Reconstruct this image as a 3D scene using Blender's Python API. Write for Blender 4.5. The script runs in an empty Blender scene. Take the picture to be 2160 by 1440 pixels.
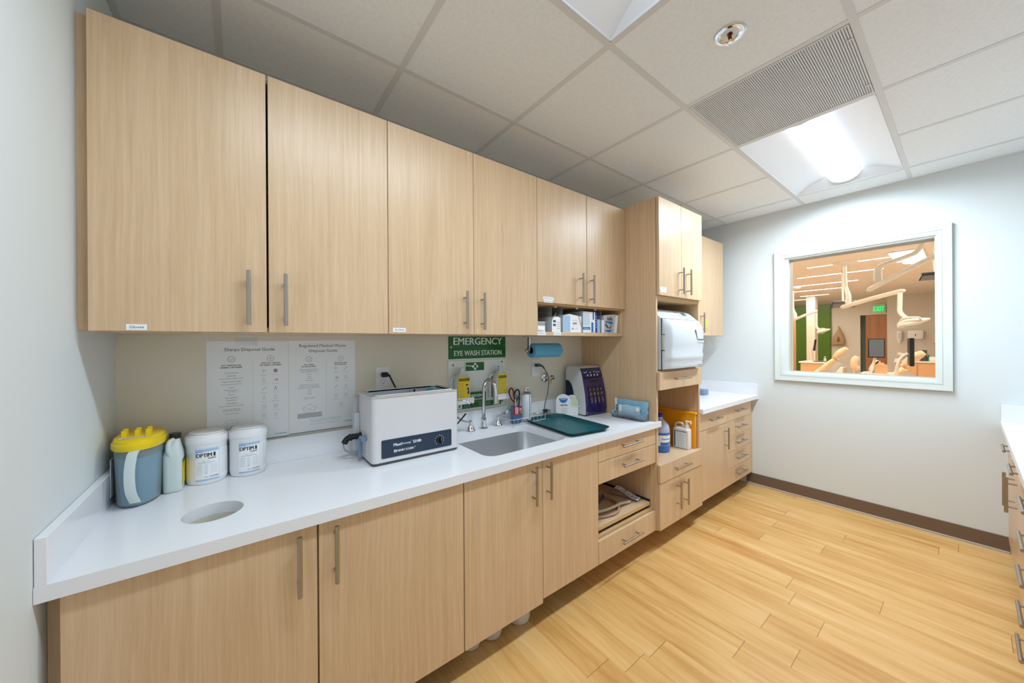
import bpy, bmesh, math, random
from mathutils import Vector, Matrix
random.seed(7)
PI = math.pi
scene = bpy.context.scene
COL = scene.collection

# ------------------------------------------------------------------ camera
f_px = 741.83
cam_d = bpy.data.cameras.new('camera')
cam_d.sensor_width = 36.0
cam_d.lens = f_px * 36.0 / 2160.0
cam_d.shift_y = (721.96 - 720.0) / 2160.0
cam_d.clip_start = 0.02
cam = bpy.data.objects.new('camera', cam_d)
COL.objects.link(cam)
yaw, roll = math.radians(52.365), math.radians(-0.3626)
F = Vector((math.cos(yaw), math.sin(yaw), 0)); R0 = Vector((math.sin(yaw), -math.cos(yaw), 0)); U0 = Vector((0, 0, 1))
Rr = R0 * math.cos(roll) + U0 * math.sin(roll)
Ur = -R0 * math.sin(roll) + U0 * math.cos(roll)
cam.matrix_world = Matrix(((Rr.x, Ur.x, -F.x, .355), (Rr.y, Ur.y, -F.y, -1.861), (Rr.z, Ur.z, -F.z, 1.364), (0, 0, 0, 1)))
scene.camera = cam

# ------------------------------------------------------------------ colour management, world
scene.view_settings.view_transform = 'Standard'
scene.view_settings.look = 'None'
scene.view_settings.gamma = 1
scene.view_settings.use_curve_mapping = False
scene.view_settings.exposure = 0.30
scene.cycles.max_bounces = 12; scene.cycles.diffuse_bounces = 6; scene.cycles.transmission_bounces = 8; scene.cycles.transparent_max_bounces = 12
world = bpy.data.worlds.new('world'); scene.world = world
world.use_nodes = True
world.node_tree.nodes['Background'].inputs[0].default_value = (.8, .88, 1, 1)
world.node_tree.nodes['Background'].inputs[1].default_value = 0.05

# lamp strengths (the fixtures themselves are built further down)
LAMP = 1.6         # glow of the troffer lens
TUBE = (14.8, 33.0)  # W of the lamp behind each lens
STRIP = 105.0       # ceiling strips of the treatment room

# ------------------------------------------------------------------ materials
def lin(c):
    return tuple((v / 12.92 if v <= .04045 else ((v + .055) / 1.055) ** 2.4) for v in [x / 255 for x in c]) + (1,)
def sin_(n, k, v):
    if k in n.inputs: n.inputs[k].default_value = v
def mat(name, rgb, rough=.5, metal=0., coat=0., emit=0., ecol=None, trans=0., ior=1.45, spec=.5, alpha=1., bump=0., bscale=200., noise=0., nscale=8.):
    m = bpy.data.materials.new(name); m.use_nodes = True
    nt = m.node_tree; b = nt.nodes['Principled BSDF']
    b.inputs['Base Color'].default_value = lin(rgb)
    b.inputs['Roughness'].default_value = rough
    b.inputs['Metallic'].default_value = metal
    sin_(b, 'Coat Weight', coat); sin_(b, 'Coat Roughness', .08)
    sin_(b, 'Transmission Weight', trans); b.inputs['IOR'].default_value = ior
    sin_(b, 'Specular IOR Level', spec); b.inputs['Alpha'].default_value = alpha
    if emit:
        b.inputs['Emission Color'].default_value = lin(ecol or rgb); b.inputs['Emission Strength'].default_value = emit
    tc = None
    if bump or noise:
        tc = nt.nodes.new('ShaderNodeTexCoord')
    if bump:
        n = nt.nodes.new('ShaderNodeTexNoise'); n.inputs['Scale'].default_value = bscale; n.inputs['Detail'].default_value = 3
        nt.links.new(tc.outputs['Object'], n.inputs['Vector'])
        bp = nt.nodes.new('ShaderNodeBump'); bp.inputs['Strength'].default_value = bump; bp.inputs['Distance'].default_value = .002
        nt.links.new(n.outputs['Fac'], bp.inputs['Height']); nt.links.new(bp.outputs['Normal'], b.inputs['Normal'])
    if noise:
        n = nt.nodes.new('ShaderNodeTexNoise'); n.inputs['Scale'].default_value = nscale; n.inputs['Detail'].default_value = 4
        nt.links.new(tc.outputs['Object'], n.inputs['Vector'])
        mx = nt.nodes.new('ShaderNodeMix'); mx.data_type = 'RGBA'
        c = lin(rgb); mx.inputs['A'].default_value = tuple(v * (1 - noise) for v in c[:3]) + (1,)
        mx.inputs['B'].default_value = tuple(min(1, v * (1 + noise)) for v in c[:3]) + (1,)
        nt.links.new(n.outputs['Fac'], mx.inputs['Factor']); nt.links.new(mx.outputs['Result'], b.inputs['Base Color'])
    return m
def wood(name, light, dark, rough=.34, seed=0., fine=110., vert=1.):
    """straight vertical-grain laminate"""
    m = bpy.data.materials.new(name); m.use_nodes = True
    nt = m.node_tree; b = nt.nodes['Principled BSDF']; L = nt.links.new
    tc = nt.nodes.new('ShaderNodeTexCoord'); oi = nt.nodes.new('ShaderNodeObjectInfo')
    add = nt.nodes.new('ShaderNodeVectorMath'); add.operation = 'ADD'
    mul = nt.nodes.new('ShaderNodeVectorMath'); mul.operation = 'SCALE'; mul.inputs['Scale'].default_value = 0
    cb = nt.nodes.new('ShaderNodeCombineXYZ')
    mm = nt.nodes.new('ShaderNodeMath'); mm.operation = 'MULTIPLY'; mm.inputs[1].default_value = 37.
    L(oi.outputs['Random'], mm.inputs[0]); L(mm.outputs[0], cb.inputs[0]); L(mm.outputs[0], cb.inputs[1]); L(mm.outputs[0], cb.inputs[2])
    L(tc.outputs['Object'], add.inputs[0]); L(cb.outputs[0], add.inputs[1])
    # low frequency wobble of the grain lines
    wn = nt.nodes.new('ShaderNodeTexNoise'); wn.inputs['Scale'].default_value = 1.6; wn.inputs['Detail'].default_value = 2
    L(add.outputs[0], wn.inputs['Vector'])
    ws = nt.nodes.new('ShaderNodeVectorMath'); ws.operation = 'SCALE'; ws.inputs['Scale'].default_value = .035
    L(wn.outputs['Color'], ws.inputs[0])
    a2 = nt.nodes.new('ShaderNodeVectorMath'); a2.operation = 'ADD'; L(add.outputs[0], a2.inputs[0]); L(ws.outputs[0], a2.inputs[1])
    def gr(sx, sz, det):
        mp = nt.nodes.new('ShaderNodeMapping'); mp.inputs['Scale'].default_value = (sx, sx, sz)
        L(a2.outputs[0], mp.inputs['Vector'])
        n = nt.nodes.new('ShaderNodeTexNoise'); n.inputs['Scale'].default_value = 1; n.inputs['Detail'].default_value = det; n.inputs['Roughness'].default_value = .6
        L(mp.outputs[0], n.inputs['Vector']); return n
    n1 = gr(fine, 1.6, 3); n2 = gr(14, .9, 4); n3 = gr(fine * 3.2, 9, 2)
    s1 = nt.nodes.new('ShaderNodeMath'); s1.operation = 'MULTIPLY_ADD'; s1.inputs[1].default_value = .5
    s2 = nt.nodes.new('ShaderNodeMath'); s2.operation = 'MULTIPLY_ADD'; s2.inputs[1].default_value = .3; s2.inputs[2].default_value = 0
    s3 = nt.nodes.new('ShaderNodeMath'); s3.operation = 'MULTIPLY_ADD'; s3.inputs[1].default_value = .22
    L(n2.outputs['Fac'], s2.inputs[0]); L(n1.outputs['Fac'], s1.inputs[0]); L(s2.outputs[0], s1.inputs[2])
    L(n3.outputs['Fac'], s3.inputs[0]); L(s1.outputs[0], s3.inputs[2])
    cr = nt.nodes.new('ShaderNodeValToRGB'); cr.color_ramp.elements[0].position = .34; cr.color_ramp.elements[1].position = .66
    cr.color_ramp.elements[0].color = lin(dark); cr.color_ramp.elements[1].color = lin(light)
    L(s3.outputs[0], cr.inputs[0]); L(cr.outputs[0], b.inputs['Base Color'])
    bp = nt.nodes.new('ShaderNodeBump'); bp.inputs['Strength'].default_value = .25; bp.inputs['Distance'].default_value = .0006
    L(n1.outputs['Fac'], bp.inputs['Height']); L(bp.outputs[0], b.inputs['Normal'])
    b.inputs['Roughness'].default_value = rough
    return m
def floor_mat():
    m = bpy.data.materials.new('bamboo_floor'); m.use_nodes = True
    nt = m.node_tree; b = nt.nodes['Principled BSDF']; L = nt.links.new
    N = nt.nodes.new
    def math_(op, a, b_=None, c=None):
        n = N('ShaderNodeMath'); n.operation = op
        for i, v in enumerate((a, b_, c)):
            if v is None: continue
            if isinstance(v, (int, float)): n.inputs[i].default_value = v
            else: L(v, n.inputs[i])
        return n.outputs[0]
    tc = N('ShaderNodeTexCoord'); sp = N('ShaderNodeSeparateXYZ'); L(tc.outputs['Object'], sp.inputs[0])
    X, Y = sp.outputs[0], sp.outputs[1]
    PW, PL = .1405, 1.22
    cx_ = math_('DIVIDE', math_('ADD', X, .082), PW); col = math_('FLOOR', cx_); fx = math_('FRACT', cx_)
    wn = N('ShaderNodeTexWhiteNoise'); wn.noise_dimensions = '1D'; L(col, wn.inputs['W'])
    ry = math_('ADD', math_('DIVIDE', Y, PL), math_('MULTIPLY', wn.outputs['Value'], 7.3)); row = math_('FLOOR', ry); fy = math_('FRACT', ry)
    dx = math_('MULTIPLY', math_('MINIMUM', fx, math_('SUBTRACT', 1, fx)), PW)
    dy = math_('MULTIPLY', math_('MINIMUM', fy, math_('SUBTRACT', 1, fy)), PL)
    wn2 = N('ShaderNodeTexWhiteNoise'); wn2.noise_dimensions = '2D'
    cb = N('ShaderNodeCombineXYZ'); L(col, cb.inputs[0]); L(row, cb.inputs[1]); L(cb.outputs[0], wn2.inputs['Vector'])
    # grain along Y
    gv = N('ShaderNodeCombineXYZ'); L(math_('ADD', math_('MULTIPLY', X, 26), math_('MULTIPLY', wn2.outputs['Value'], 53)), gv.inputs[0]); L(math_('MULTIPLY', Y, 2.0), gv.inputs[1]); L(math_('MULTIPLY', wn2.outputs['Value'], 91), gv.inputs[2])
    g = N('ShaderNodeTexNoise'); g.inputs['Scale'].default_value = 1; g.inputs['Detail'].default_value = 7; g.inputs['Roughness'].default_value = .62; g.inputs['Distortion'].default_value = .5; L(gv.outputs[0], g.inputs['Vector'])
    gv2 = N('ShaderNodeCombineXYZ'); L(math_('MULTIPLY', X, 8), gv2.inputs[0]); L(math_('MULTIPLY', Y, 1.3), gv2.inputs[1]); L(math_('MULTIPLY', wn2.outputs['Value'], 31), gv2.inputs[2])
    g2 = N('ShaderNodeTexNoise'); g2.inputs['Scale'].default_value = 1; g2.inputs['Detail'].default_value = 3; L(gv2.outputs[0], g2.inputs['Vector'])
    v = math_('ADD', math_('MULTIPLY', g.outputs['Fac'], .45), math_('ADD', math_('MULTIPLY', g2.outputs['Fac'], .4), math_('MULTIPLY', wn2.outputs['Value'], .1)))
    cr = N('ShaderNodeValToRGB'); e = cr.color_ramp.elements
    e[0].position = .34; e[0].color = lin((198, 142, 74)); e[1].position = .66; e[1].color = lin((234, 198, 140))
    k = e.new(.5); k.color = lin((223, 176, 110))
    L(v, cr.inputs[0])
    seam = math_('MAXIMUM', math_('MULTIPLY', math_('LESS_THAN', dx, .0007), .22), math_('MULTIPLY', math_('LESS_THAN', dy, .0012), .7))
    mx = N('ShaderNodeMix'); mx.data_type = 'RGBA'; L(seam, mx.inputs['Factor']); L(cr.outputs[0], mx.inputs['A']); mx.inputs['B'].default_value = lin((92, 58, 28))
    L(mx.outputs['Result'], b.inputs['Base Color'])
    b.inputs['Roughness'].default_value = .36
    bp = N('ShaderNodeBump'); bp.inputs['Strength'].default_value = .12; bp.inputs['Distance'].default_value = .001; L(g.outputs['Fac'], bp.inputs['Height']); L(bp.outputs[0], b.inputs['Normal'])
    return m
def speckle(name, rgb, dark, thr=.66, scale=320., rough=.9):
    m = mat(name, rgb, rough); nt = m.node_tree; L = nt.links.new
    tc = nt.nodes.new('ShaderNodeTexCoord'); n = nt.nodes.new('ShaderNodeTexNoise'); n.inputs['Scale'].default_value = scale; n.inputs['Detail'].default_value = 2
    L(tc.outputs['Object'], n.inputs['Vector'])
    cr = nt.nodes.new('ShaderNodeValToRGB'); cr.color_ramp.elements[0].position = thr; cr.color_ramp.elements[1].position = thr + .08
    cr.color_ramp.elements[0].color = lin(rgb); cr.color_ramp.elements[1].color = lin(dark)
    L(n.outputs['Fac'], cr.inputs[0])
    n2 = nt.nodes.new('ShaderNodeTexNoise'); n2.inputs['Scale'].default_value = 60; n2.inputs['Detail'].default_value = 6; L(tc.outputs['Object'], n2.inputs['Vector'])
    mx = nt.nodes.new('ShaderNodeMix'); mx.data_type = 'RGBA'; mx.blend_type = 'MULTIPLY'; mx.inputs['Factor'].default_value = .12
    L(cr.outputs[0], mx.inputs['A']); L(n2.outputs['Fac'], mx.inputs['B'])
    L(mx.outputs['Result'], nt.nodes['Principled BSDF'].inputs['Base Color'])
    return m
def perforated(name, rgb):
    """return-air grille: rows of small slots cut right through the plate"""
    m = mat(name, rgb, .5); nt = m.node_tree; L = nt.links.new; b = nt.nodes['Principled BSDF']
    tc = nt.nodes.new('ShaderNodeTexCoord'); sp = nt.nodes.new('ShaderNodeSeparateXYZ'); L(tc.outputs['Object'], sp.inputs[0])
    def fr(o, s):
        a = nt.nodes.new('ShaderNodeMath'); a.operation = 'MULTIPLY'; a.inputs[1].default_value = s; L(o, a.inputs[0])
        f = nt.nodes.new('ShaderNodeMath'); f.operation = 'FRACT'; L(a.outputs[0], f.inputs[0]); return f.outputs[0]
    def gt(o, t):
        a = nt.nodes.new('ShaderNodeMath'); a.operation = 'GREATER_THAN'; a.inputs[1].default_value = t; L(o, a.inputs[0]); return a.outputs[0]
    g1 = gt(fr(sp.outputs[1], 125), .5); g2 = gt(fr(sp.outputs[0], 150), .3)
    mu = nt.nodes.new('ShaderNodeMath'); mu.operation = 'MULTIPLY'; L(g1, mu.inputs[0]); L(g2, mu.inputs[1])
    inv = nt.nodes.new('ShaderNodeMath'); inv.operation = 'SUBTRACT'; inv.inputs[0].default_value = 1; L(mu.outputs[0], inv.inputs[1])
    L(inv.outputs[0], b.inputs['Alpha'])
    return m
def brushed(name, rgb, rough=.28, axis=0, scale=300):
    m = mat(name, rgb, rough, 1.); nt = m.node_tree; L = nt.links.new; b = nt.nodes['Principled BSDF']
    tc = nt.nodes.new('ShaderNodeTexCoord'); mp = nt.nodes.new('ShaderNodeMapping')
    s = [scale] * 3; s[axis] = scale * .02; mp.inputs['Scale'].default_value = s
    n = nt.nodes.new('ShaderNodeTexNoise'); n.inputs['Scale'].default_value = 1; L(tc.outputs['Object'], mp.inputs['Vector']); L(mp.outputs[0], n.inputs['Vector'])
    bp = nt.nodes.new('ShaderNodeBump'); bp.inputs['Strength'].default_value = .15; bp.inputs['Distance'].default_value = .0005
    L(n.outputs['Fac'], bp.inputs['Height']); L(bp.outputs[0], b.inputs['Normal'])
    return m

M = {}
M['wall'] = mat('painted_wall', (220, 227, 229), .75, bump=.06, bscale=160)
M['wallb'] = mat('painted_wall_bounce_tint', (228, 222, 206), .75, bump=.06, bscale=160)  # back wall: same paint, with warm bounce light put into the colour
M['ceil'] = speckle('ceiling_tile', (240, 243, 245), (188, 186, 182))
M['tee'] = mat('grid_tee', (214, 215, 216), .5)
M['floor'] = floor_mat()
M['base'] = mat('rubber_base', (116, 96, 80), .55)
M['caulk'] = mat('caulk', (190, 184, 176), .5)
M['wood'] = wood('oak_laminate', (222, 193, 158), (200, 166, 128))
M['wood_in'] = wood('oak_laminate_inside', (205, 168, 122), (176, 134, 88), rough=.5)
M['edge'] = mat('edge_band', (206, 172, 124), .5)
M['gapdark'] = mat('dark_gap', (40, 26, 18), .8)
M['steel'] = brushed('satin_steel', (176, 170, 164), .26, 2)
M['steelx'] = brushed('satin_steel_x', (176, 170, 164), .26, 0)
M['sink'] = brushed('sink_steel', (228, 229, 231), .36, 0, 500)
M['chrome'] = mat('chrome', (215, 218, 222), .07, 1.)
M['quartz'] = mat('white_quartz', (236, 238, 243), .22, bump=.0, spec=.5)
M['white'] = mat('white_plastic', (234, 235, 238), .35)
M['whitem'] = mat('white_metal', (232, 234, 238), .45)
M['refl'] = mat('troffer_reflector', (236, 240, 246), .5)
M['paper'] = mat('paper', (240, 244, 248), .6)
M['label'] = mat('label_paper', (240, 242, 245), .55)
M['ink'] = mat('ink', (58, 64, 68), .6)
M['inkl'] = mat('ink_light', (140, 146, 150), .6)
M['black'] = mat('black_plastic', (20, 20, 22), .35)
M['rubber'] = mat('black_rubber', (24, 24, 26), .6)
M['dgrey'] = mat('dark_grey', (70, 74, 78), .5)
M['green'] = mat('sign_green', (8, 96, 34), .4)
M['signw'] = mat('sign_white', (225, 238, 228), .4)
M['teal'] = mat('teal_ink', (20, 130, 130), .5)
M['red'] = mat('red_ink', (170, 40, 50), .5)
M['pink'] = mat('pink_ink', (214, 150, 160), .5)
M['yellow'] = mat('yellow_plastic', (238, 205, 20), .35)
M['ylabel'] = mat('yellow_label', (235, 208, 28), .5)
M['blue'] = mat('blue_print', (40, 120, 190), .5)
M['lblue'] = mat('light_blue_print', (165, 196, 228), .5)
M['dblue'] = mat('deep_blue_print', (28, 40, 170), .45)
M['navy'] = mat('navy_panel', (38, 52, 74), .35)
M['bodyw'] = mat('enamel_body', (214, 212, 214), .35)
M['lgrey'] = mat('light_grey_plastic', (196, 200, 206), .4)
M['bgrey'] = mat('blue_grey_plastic', (120, 142, 168), .4)
M['clear'] = mat('clear_plastic', (235, 240, 245), .08, trans=.92, ior=1.35)
M['frost'] = mat('frosted_plastic', (228, 240, 242), .15, trans=.8, ior=1.1)
M['milky'] = mat('milky_plastic', (205, 216, 214), .4)
M['acryl'] = mat('acrylic', (225, 232, 235), .06, trans=.9, ior=1.2)
M['glass'] = mat('window_glass', (250, 252, 252), 0., trans=1., ior=1.02, spec=.2)
M['liquid'] = mat('blue_liquid', (58, 156, 196), .3)
M['towel'] = mat('blue_paper_towel', (96, 168, 206), .85, bump=.3, bscale=400)
M['core'] = mat('cardboard', (84, 66, 52), .8)
M['tray'] = mat('tray_teal', (4, 74, 82), .22, bump=.0)
M['trayin'] = mat('tray_textured', (6, 92, 98), .25, bump=.6, bscale=260)
M['purple'] = mat('smoked_purple', (42, 32, 84), .08, coat=.6)
M['pdark'] = mat('smoked_dark', (22, 16, 34), .1, coat=.6)
M['ghost'] = mat('muted_pink', (112, 82, 116), .3)
M['led'] = mat('blue_led', (120, 110, 255), .3, emit=2., ecol=(120, 120, 255))
M['icon'] = mat('panel_icon', (206, 208, 230), .4)
M['auto'] = mat('autoclave_white', (214, 222, 230), .26)
M['lcd'] = mat('lcd', (60, 110, 112), .25)
M['mask'] = mat('pouch_blue', (142, 188, 214), .35, noise=.18, nscale=30)
M['maskl'] = mat('pouch_pale', (176, 208, 226), .35, noise=.1, nscale=40)
M['orange'] = mat('amber_bin', (238, 160, 8), .35, trans=.0)
M['orangeo'] = mat('orange_film', (196, 92, 20), .35)
M['purp'] = mat('violet', (104, 66, 160), .4)
M['tan'] = mat('tan_vinyl', (226, 198, 162), .4)
M['tanwood'] = mat('maple_panel', (214, 170, 124), .5)
M['doorw'] = wood('door_wood', (176, 122, 78), (146, 94, 56), fine=60)
M['fgreen'] = mat('green_panel', (82, 120, 46), .25)
M['fwall'] = mat('far_wall_paint', (214, 210, 200), .8)
M['fceil'] = mat('far_ceiling', (232, 222, 212), .85)
M['ffloor'] = mat('far_floor', (222, 206, 182), .5)
M['armw'] = mat('dental_white', (226, 222, 214), .4)
M['screen'] = mat('grey_screen', (92, 102, 114), .25)
M['bluew'] = mat('pale_blue_wall', (190, 216, 214), .7)
M['sticky'] = mat('sticky_note', (196, 232, 90), .6)
M['lamp'] = mat('lamp_lens', (255, 255, 255), .5, emit=LAMP, ecol=(226, 240, 255))
M['strip'] = mat('strip_lens', (255, 255, 255), .5, emit=STRIP, ecol=(255, 240, 224))
M['exitlit'] = mat('exit_letters', (10, 150, 70), .5, emit=1.0, ecol=(20, 235, 110))
M['exitface'] = mat('exit_face', (150, 176, 150), .5, emit=.12, ecol=(150, 220, 170))
M['frame'] = mat('window_trim', (222, 230, 228), .4)
M['hose'] = mat('cream_hose', (206, 196, 176), .45)
M['hoseg'] = mat('grey_hose', (92, 92, 96), .5)
M['hosep'] = mat('tan_hose', (168, 138, 116), .5)
M['brass'] = mat('brass', (190, 160, 70), .25, 1.)
M['jugp'] = mat('cream_jug', (218, 208, 204), .4)
M['bluej'] = mat('blue_jug', (62, 104, 186), .3)
M['clearblue'] = mat('lilac_jug', (176, 180, 204), .25)
M['labelgreen'] = mat('label_green', (60, 180, 110), .5)
M['inside'] = mat('chute_liner', (214, 210, 196), .5)
M['bin'] = mat('bin_white', (216, 208, 204), .5)
M['perf'] = perforated('perforated_plate', (222, 226, 230))
M['duct'] = mat('duct_dark', (60, 62, 66), .7)
M['plenum'] = mat('plenum_grey', (120, 124, 130), .7)
M['copper'] = mat('copper', (120, 70, 55), .3, 1.)

# ------------------------------------------------------------------ mesh builder
_text_cache = {}
def text_geo(s):
    if s not in _text_cache:
        cu = bpy.data.curves.new('t', 'FONT'); cu.body = s; cu.size = 1; cu.align_x = 'CENTER'; cu.align_y = 'CENTER'; cu.resolution_u = 2
        ob = bpy.data.objects.new('t', cu); me = bpy.data.meshes.new_from_object(ob)
        _text_cache[s] = ([v.co.copy() for v in me.vertices], [tuple(p.vertices) for p in me.polygons])
        bpy.data.objects.remove(ob); bpy.data.curves.remove(cu); bpy.data.meshes.remove(me)
    return _text_cache[s]
def smooth_path(pts, n=6, closed=False):
    P = [Vector(p) for p in pts]; out = []
    k = len(P)
    rng = range(k if closed else k - 1)
    for i in rng:
        p1, p2 = P[i], P[(i + 1) % k]
        p0 = P[i - 1] if (i > 0 or closed) else p1 * 2 - p2
        p3 = P[(i + 2) % k] if (i + 2 < k or closed) else p2 * 2 - p1
        for j in range(n):
            t = j / n
            out.append(.5 * ((2 * p1) + (-p0 + p2) * t + (2 * p0 - 5 * p1 + 4 * p2 - p3) * t * t + (-p0 + 3 * p1 - 3 * p2 + p3) * t ** 3))
    if not closed: out.append(P[-1])
    return out
def rrect(w, h, r, n=5, cx=0, cy=0):
    pts = []
    for qx, qy, a0 in ((1, 1, 0), (-1, 1, PI / 2), (-1, -1, PI), (1, -1, 3 * PI / 2)):
        for i in range(n + 1):
            a = a0 + PI / 2 * i / n
            pts.append((cx + qx * (w / 2 - r) + r * math.cos(a), cy + qy * (h / 2 - r) + r * math.sin(a)))
    return pts
def circ(r, n=24, cx=0, cy=0, ry=None):
    ry = r if ry is None else ry
    return [(cx + r * math.cos(2 * PI * i / n), cy + ry * math.sin(2 * PI * i / n)) for i in range(n)]
class B:
    def __init__(s, m=None): s.v = []; s.f = []; s.mi = []; s.mats = []; s.m = m; s.T = None
    def idx(s, m):
        m = m or s.m
        if isinstance(m, str): m = M[m]
        if m not in s.mats: s.mats.append(m)
        return s.mats.index(m)
    def add(s, vs, fs, m=None):
        n = len(s.v); k = s.idx(m)
        vs = [Vector(v) for v in vs]
        if s.T is not None: vs = [s.T @ v for v in vs]
        s.v += vs
        for f in fs: s.f.append(tuple(i + n for i in f)); s.mi.append(k)
        return s
    def box(s, x0, x1, y0, y1, z0, z1, bev=0., m=None, seg=1):
        x0, x1 = sorted((x0, x1)); y0, y1 = sorted((y0, y1)); z0, z1 = sorted((z0, z1))
        b = min(bev, .49 * min(x1 - x0, y1 - y0, z1 - z0))
        vs = [(x, y, z) for x in (x0, x1) for y in (y0, y1) for z in (z0, z1)]
        fs = [(0, 1, 3, 2), (4, 6, 7, 5), (0, 4, 5, 1), (2, 3, 7, 6), (0, 2, 6, 4), (1, 5, 7, 3)]
        if b <= 0: return s.add(vs, fs, m)
        bm = bmesh.new(); V = [bm.verts.new(v) for v in vs]
        for f in fs: bm.faces.new([V[i] for i in f])
        bmesh.ops.bevel(bm, geom=list(bm.edges), offset=b, segments=seg, affect='EDGES', profile=.5)
        bm.verts.index_update()
        s.add([v.co.copy() for v in bm.verts], [[v.index for v in f.verts] for f in bm.faces], m); bm.free()
        return s
    def rings(s, R, m=None, cap0=True, cap1=True, closed=False):
        n = len(R[0]); vs = [p for r in R for p in r]; fs = []
        k = len(R)
        for i in range(k - 1 + (1 if closed else 0)):
            a, b = i * n, ((i + 1) % k) * n
            for j in range(n): fs.append((a + j, a + (j + 1) % n, b + (j + 1) % n, b + j))
        if not closed:
            if cap0: fs.append(tuple(reversed(range(n))))
            if cap1: fs.append(tuple(range((k - 1) * n, k * n)))
        return s.add(vs, fs, m)
    def cyl(s, p0, p1, r0, r1=None, n=20, m=None, caps=True):
        r1 = r0 if r1 is None else r1
        p0, p1 = Vector(p0), Vector(p1); d = (p1 - p0).normalized()
        a = d.orthogonal().normalized(); b = d.cross(a)
        R = [[p + (a * math.cos(2 * PI * i / n) + b * math.sin(2 * PI * i / n)) * r for i in range(n)] for p, r in ((p0, r0), (p1, r1))]
        return s.rings(R, m, caps, caps)
    def lathe(s, prof, c=(0, 0, 0), n=28, m=None, axis='z', sy=1., cap0=True, cap1=True):
        R = []
        for r, z in prof:
            ring = []
            for i in range(n):
                a = 2 * PI * i / n; x, y = max(r, 1e-5) * math.cos(a), max(r, 1e-5) * math.sin(a) * sy
                ring.append({'z': (x, y, z), 'y': (x, z, y), 'x': (z, x, y)}[axis])
            R.append([Vector(c) + Vector(p) for p in ring])
        return s.rings(R, m, cap0, cap1)
    def tube(s, pts, r, n=10, m=None, closed=False, smooth=0, flat=1.):
        P = smooth_path(pts, smooth, closed) if smooth else [Vector(p) for p in pts]
        k = len(P); R = []
        t0 = (P[1] - P[0]).normalized(); a = t0.orthogonal().normalized()
        for i, p in enumerate(P):
            if closed: t = (P[(i + 1) % k] - P[i - 1]).normalized()
            else: t = (P[min(i + 1, k - 1)] - P[max(i - 1, 0)]).normalized()
            a = (a - t * a.dot(t))
            a = a.normalized() if a.length > 1e-6 else t.orthogonal().normalized()
            b = t.cross(a); rr = r(i / (k - 1)) if callable(r) else r
            R.append([p + (a * math.cos(2 * PI * j / n) + b * flat * math.sin(2 * PI * j / n)) * rr for j in range(n)])
        return s.rings(R, m, closed=closed)
    def plate(s, outer, holes, d0, d1, plane='xy', m=None, side=None):
        """flat plate with holes; d0<d1 along the plane's normal axis"""
        bm = bmesh.new(); loops = []
        for lp in [outer] + list(holes):
            V = [bm.verts.new((p[0], p[1], 0)) for p in lp]
            for i in range(len(V)): bm.edges.new((V[i], V[(i + 1) % len(V)]))
        bmesh.ops.triangle_fill(bm, use_beauty=True, edges=list(bm.edges), normal=(0, 0, 1))
        bm.verts.index_update(); P = [(v.co.x, v.co.y) for v in bm.verts]; T = [[v.index for v in f.verts] for f in bm.faces]; bm.free()
        def mp(p, d): return {'xy': (p[0], p[1], d), 'xz': (p[0], d, p[1]), 'yz': (d, p[0], p[1])}[plane]
        n = len(P)
        s.add([mp(p, d1) for p in P] + [mp(p, d0) for p in P], T + [tuple(i + n for i in reversed(t)) for t in T], m)
        vs, fs = [], []
        for lp in [outer] + list(holes):
            b0 = len(vs); k = len(lp)
            vs += [mp(p, d0) for p in lp] + [mp(p, d1) for p in lp]
            for i in range(k): fs.append((b0 + i, b0 + (i + 1) % k, b0 + k + (i + 1) % k, b0 + k + i))
        return s.add(vs, fs, side or m)
    def prism(s, poly, d0, d1, plane='xz', m=None):
        return s.plate(poly, [], d0, d1, plane, m)
    def sphere(s, c, r, n=16, m=None, sx=1, sy=1, sz=1):
        k = n // 2; R = []
        for i in range(k + 1):
            t = PI * i / k
            R.append([(c[0] + max(math.sin(t), 1e-4) * r * sx * math.cos(2 * PI * j / n), c[1] + max(math.sin(t), 1e-4) * r * sy * math.sin(2 * PI * j / n), c[2] - r * sz * math.cos(t)) for j in range(n)])
        return s.rings(R, m)
    def text(s, st, size, at, m='ink', right=(1, 0, 0), up=(0, 0, 1), xs=1., bold=0.):
        vs, fs = text_geo(st); r = Vector(right).normalized(); u = Vector(up).normalized(); a = Vector(at); nn = r.cross(u)
        offs = [(0, 0)] if not bold else [(-bold, 0), (bold, 0), (0, bold * .6), (0, -bold * .6)]
        for i, (ox, oy) in enumerate(offs):
            s.add([a + r * ((v.x * size) * xs + ox * size) + u * (v.y * size + oy * size) + nn * (i * 2e-5) for v in vs], fs, m)
        return s
    def quad(s, x0, x1, z0, z1, y, m=None):
        return s.add([(x0, y, z0), (x1, y, z0), (x1, y, z1), (x0, y, z1)], [(0, 1, 2, 3)], m)

def link_mesh(name, b, m=None, angle=35):
    me = bpy.data.meshes.new(name)
    me.from_pydata([tuple(v) for v in b.v], [], b.f)
    for mm in b.mats: me.materials.append(mm)
    if not b.mats and m: me.materials.append(m)
    for p, k in zip(me.polygons, b.mi): p.material_index = k
    me.polygons.foreach_set('use_smooth', [True] * len(me.polygons))
    bm = bmesh.new(); bm.from_mesh(me)
    bmesh.ops.recalc_face_normals(bm, faces=bm.faces[:])
    bm.to_mesh(me); bm.free()
    try: me.set_sharp_from_angle(angle=math.radians(angle))
    except Exception: pass
    me.update()
    o = bpy.data.objects.new(name, me); COL.objects.link(o)
    return o
def thing(name, label, cat, loc=(0, 0, 0), rz=0., group=None):
    o = bpy.data.objects.new(name, None); COL.objects.link(o); o.empty_display_size = .05
    o.location = loc; o.rotation_euler = (0, 0, rz); o['label'] = label; o['category'] = cat
    if group: o['group'] = group
    return o
def root_of(p):
    while p.parent: p = p.parent
    return p
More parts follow.
